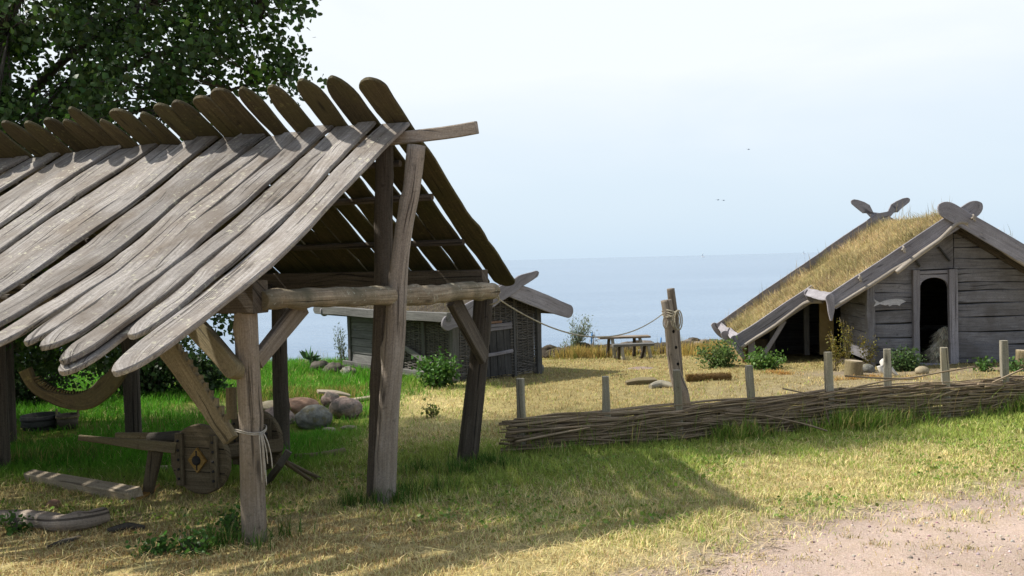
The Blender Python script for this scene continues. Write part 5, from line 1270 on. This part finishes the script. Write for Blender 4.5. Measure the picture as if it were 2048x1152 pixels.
# ------------------------------------------------------------------ trees
def poly_in(px, py, poly):
    ins = False; j = len(poly)-1
    for i in range(len(poly)):
        (xi, yi), (xj, yj) = poly[i], poly[j]
        if (yi > py) != (yj > py) and px < (xj-xi)*(py-yi)/(yj-yi)+xi: ins = not ins
        j = i
    return ins
tbase = onG(-8.6, 13.6, -.1)
tree = thing('poplar_tree', tbase, 'big dark leafy poplar towering behind the shelter roof with drooping branch tips', 'tree')
mb = MB(); top = tbase+V(.6, .2, 8.5)
tube(mb, [tbase, tbase+V(.05, 0, 1.5), tbase+V(.3, .1, 4), top], [.30, .26, .22, .12], seg=14, n=24, rough=.08)
outl = [(-900, -900), (480, -900), (600, -420), (610, -120), (585, -10), (575, 5), (545, 45), (560, 75), (530, 70), (500, 85), (470, 75), (440, 95), (410, 95), (385, 120), (385, 165), (360, 180), (365, 225), (325, 245), (310, 640), (400, 600), (360, 690), (300, 720), (-900, 720)]
cl_c = []
while len(cl_c) < 1650:
    px, py = rnd(-700, 620), rnd(-600, 720)
    if not poly_in(px, py, outl): continue
    if px < -150 and rnd(0, 1) < .45: continue
    Yd = 12.6+random.gauss(0, 1.0)+ (0 if px < 420 else -.2)
    if float(fbm(px/62.+Yd*.3, py/62., 2)) < .45: continue
    cl_c.append(P(px, py, max(10.6, Yd)))
for p0, p1, k_ in (((520, 40), (592, 172), 11), ((505, 60), (522, 172), 6), ((455, 60), (470, 118), 4), ((400, 110), (412, 172), 4), ((380, 190), (385, 230), 4), ((560, 0), (600, 12), 4), ((390, 600), (475, 650), 6)):
    for i in range(k_):
        t = rnd(0, 1); cl_c.append(P(p0[0]+(p1[0]-p0[0])*t+random.gauss(0, 9), p0[1]+(p1[1]-p0[1])*t+random.gauss(0, 6), 12.1+random.gauss(0, .25)))
limbs = []
for (px, py, Yd) in ((300, 10, 12.4), (520, 40, 12.2), (150, 150, 12.5), (350, 200, 12.6), (560, 150, 12.1), (20, 60, 12.0), (200, 330, 13), (430, 620, 12.8), (250, 680, 13.2), (-300, 0, 12.5), (-400, 300, 12), (100, -350, 12.8), (400, -350, 12.6), (-200, -450, 13), (60, 640, 13)):
    e = P(px, py, Yd); hb = tbase.lerp(top, min(.95, max(.12, (e.z-tbase.z)/9.5*rnd(.7, .85)))); mid_ = hb.lerp(e, .5)+V(0, 0, .25)
    pts = resample([hb, mid_, e], 12); limbs += pts[2:]; tube(mb, pts, [.10, .055, .015], seg=8, n=12, rough=.08)
for c in cl_c:
    l = min(limbs, key=lambda q: (q-c).length_squared)
    if (l-c).length < 2.2: tube(mb, [l, l.lerp(c, .55)+V(0, 0, .06), c+V(0, 0, -.03)], [.014, .009, .004], seg=4, n=5, rough=0)
mb.build('trunk', W_BARK, tree)
NL = 56; cen = np.repeat(np.array([tuple(c) for c in cl_c]), NL, 0); cen = cen+rng.normal(0, 1, cen.shape)*np.array([.155, .17, .14])
k = len(cen); cc_ = vary(k, (.05, .095, .022), .28, .08); br = np.repeat(rng.random(len(cl_c)) < .12, NL); cc_[br] *= np.array([2.1, 2.1, 1.2])
leaves(cen, rng.uniform(.055, .105, k), cc_, 'crown', tree, .7, aspect=1.0)
# dark bushes behind the shelter
for i, (x, y, r, h, lab) in enumerate(((-9.2, 15.8, 1.3, 2.3, 'dark bush seen under the left end of the plank roof'), (-7.3, 16.6, 1.2, 2.0, 'dark bush behind the second back post of the shelter'), (-6.2, 16.6, .6, .9, 'smaller dark bush next to the open sea view'), (-10.9, 14.6, 1.2, 2.4, 'dark bush at the far left edge of the meadow'))):
    bush('dark_bush', onG(x, y), (r, r*.8), h, 5200 if r > 1 else 2600, .085, (.040, .075, .022), lab, 'bush', 40)

# ------------------------------------------------------------------ far things
for px, py, Yd, s, lab in ((1406, 510, 2600, 1, 'tiny white sailing boat far out near the horizon'), (1608, 505, 3400, 1.1, 'second tiny white sail on the horizon near the turf roof')):
    p = P(px, py, Yd); p.z = SEA; t = thing('sailing_boat', p, lab, 'boat')
    mb = MB(); tube(mb, [p+V(-5, 0, 1.2), p+V(-3, 0, .9), p+V(3, 0, .9), p+V(5, 0, 1.1)], [.3, 1.4, 1.5, .9], seg=8, n=10, rough=0); mb.build('hull', M_SAIL, t)
    mb = MB(); mb.add([p+V(-4.5, 0, 2), p+V(.3, 0, 2), p+V(.3, 0, 14*s), p+V(-4.5, .3, 2), p+V(.3, .3, 2), p+V(.3, .3, 14*s)], [[0, 1, 2], [5, 4, 3], [0, 3, 4, 1], [1, 4, 5, 2], [2, 5, 3, 0]]); mb.build('sail', M_SAIL, t)
def gull(px, py, Yd, sp_, lab):
    p = P(px, py, Yd); mb = MB()
    tube(mb, [p+V(-.2, 0, 0), p, p+V(.22, 0, 0)], [.03, .07, .02], seg=8, n=8, rough=0)
    for s in (-1, 1): plank(mb, [p+V(0, .03*s, .02), p+V(.02, .3*s*.4, .12), p+V(-.05+.5*sp_*s, .4*s, .06)], V(0, 0, 1), [.14, .12, .03], .02, n=8, jit=0)
    tag(mb.build('gull', M_GULL), lab, 'bird')
gull(1436, 400, 160, 1, 'distant gull gliding left over the sea'); gull(1447, 401, 170, 1, 'distant gull following just behind the other gull'); gull(1497, 299, 170, 1, 'lone gull high in the pale sky')
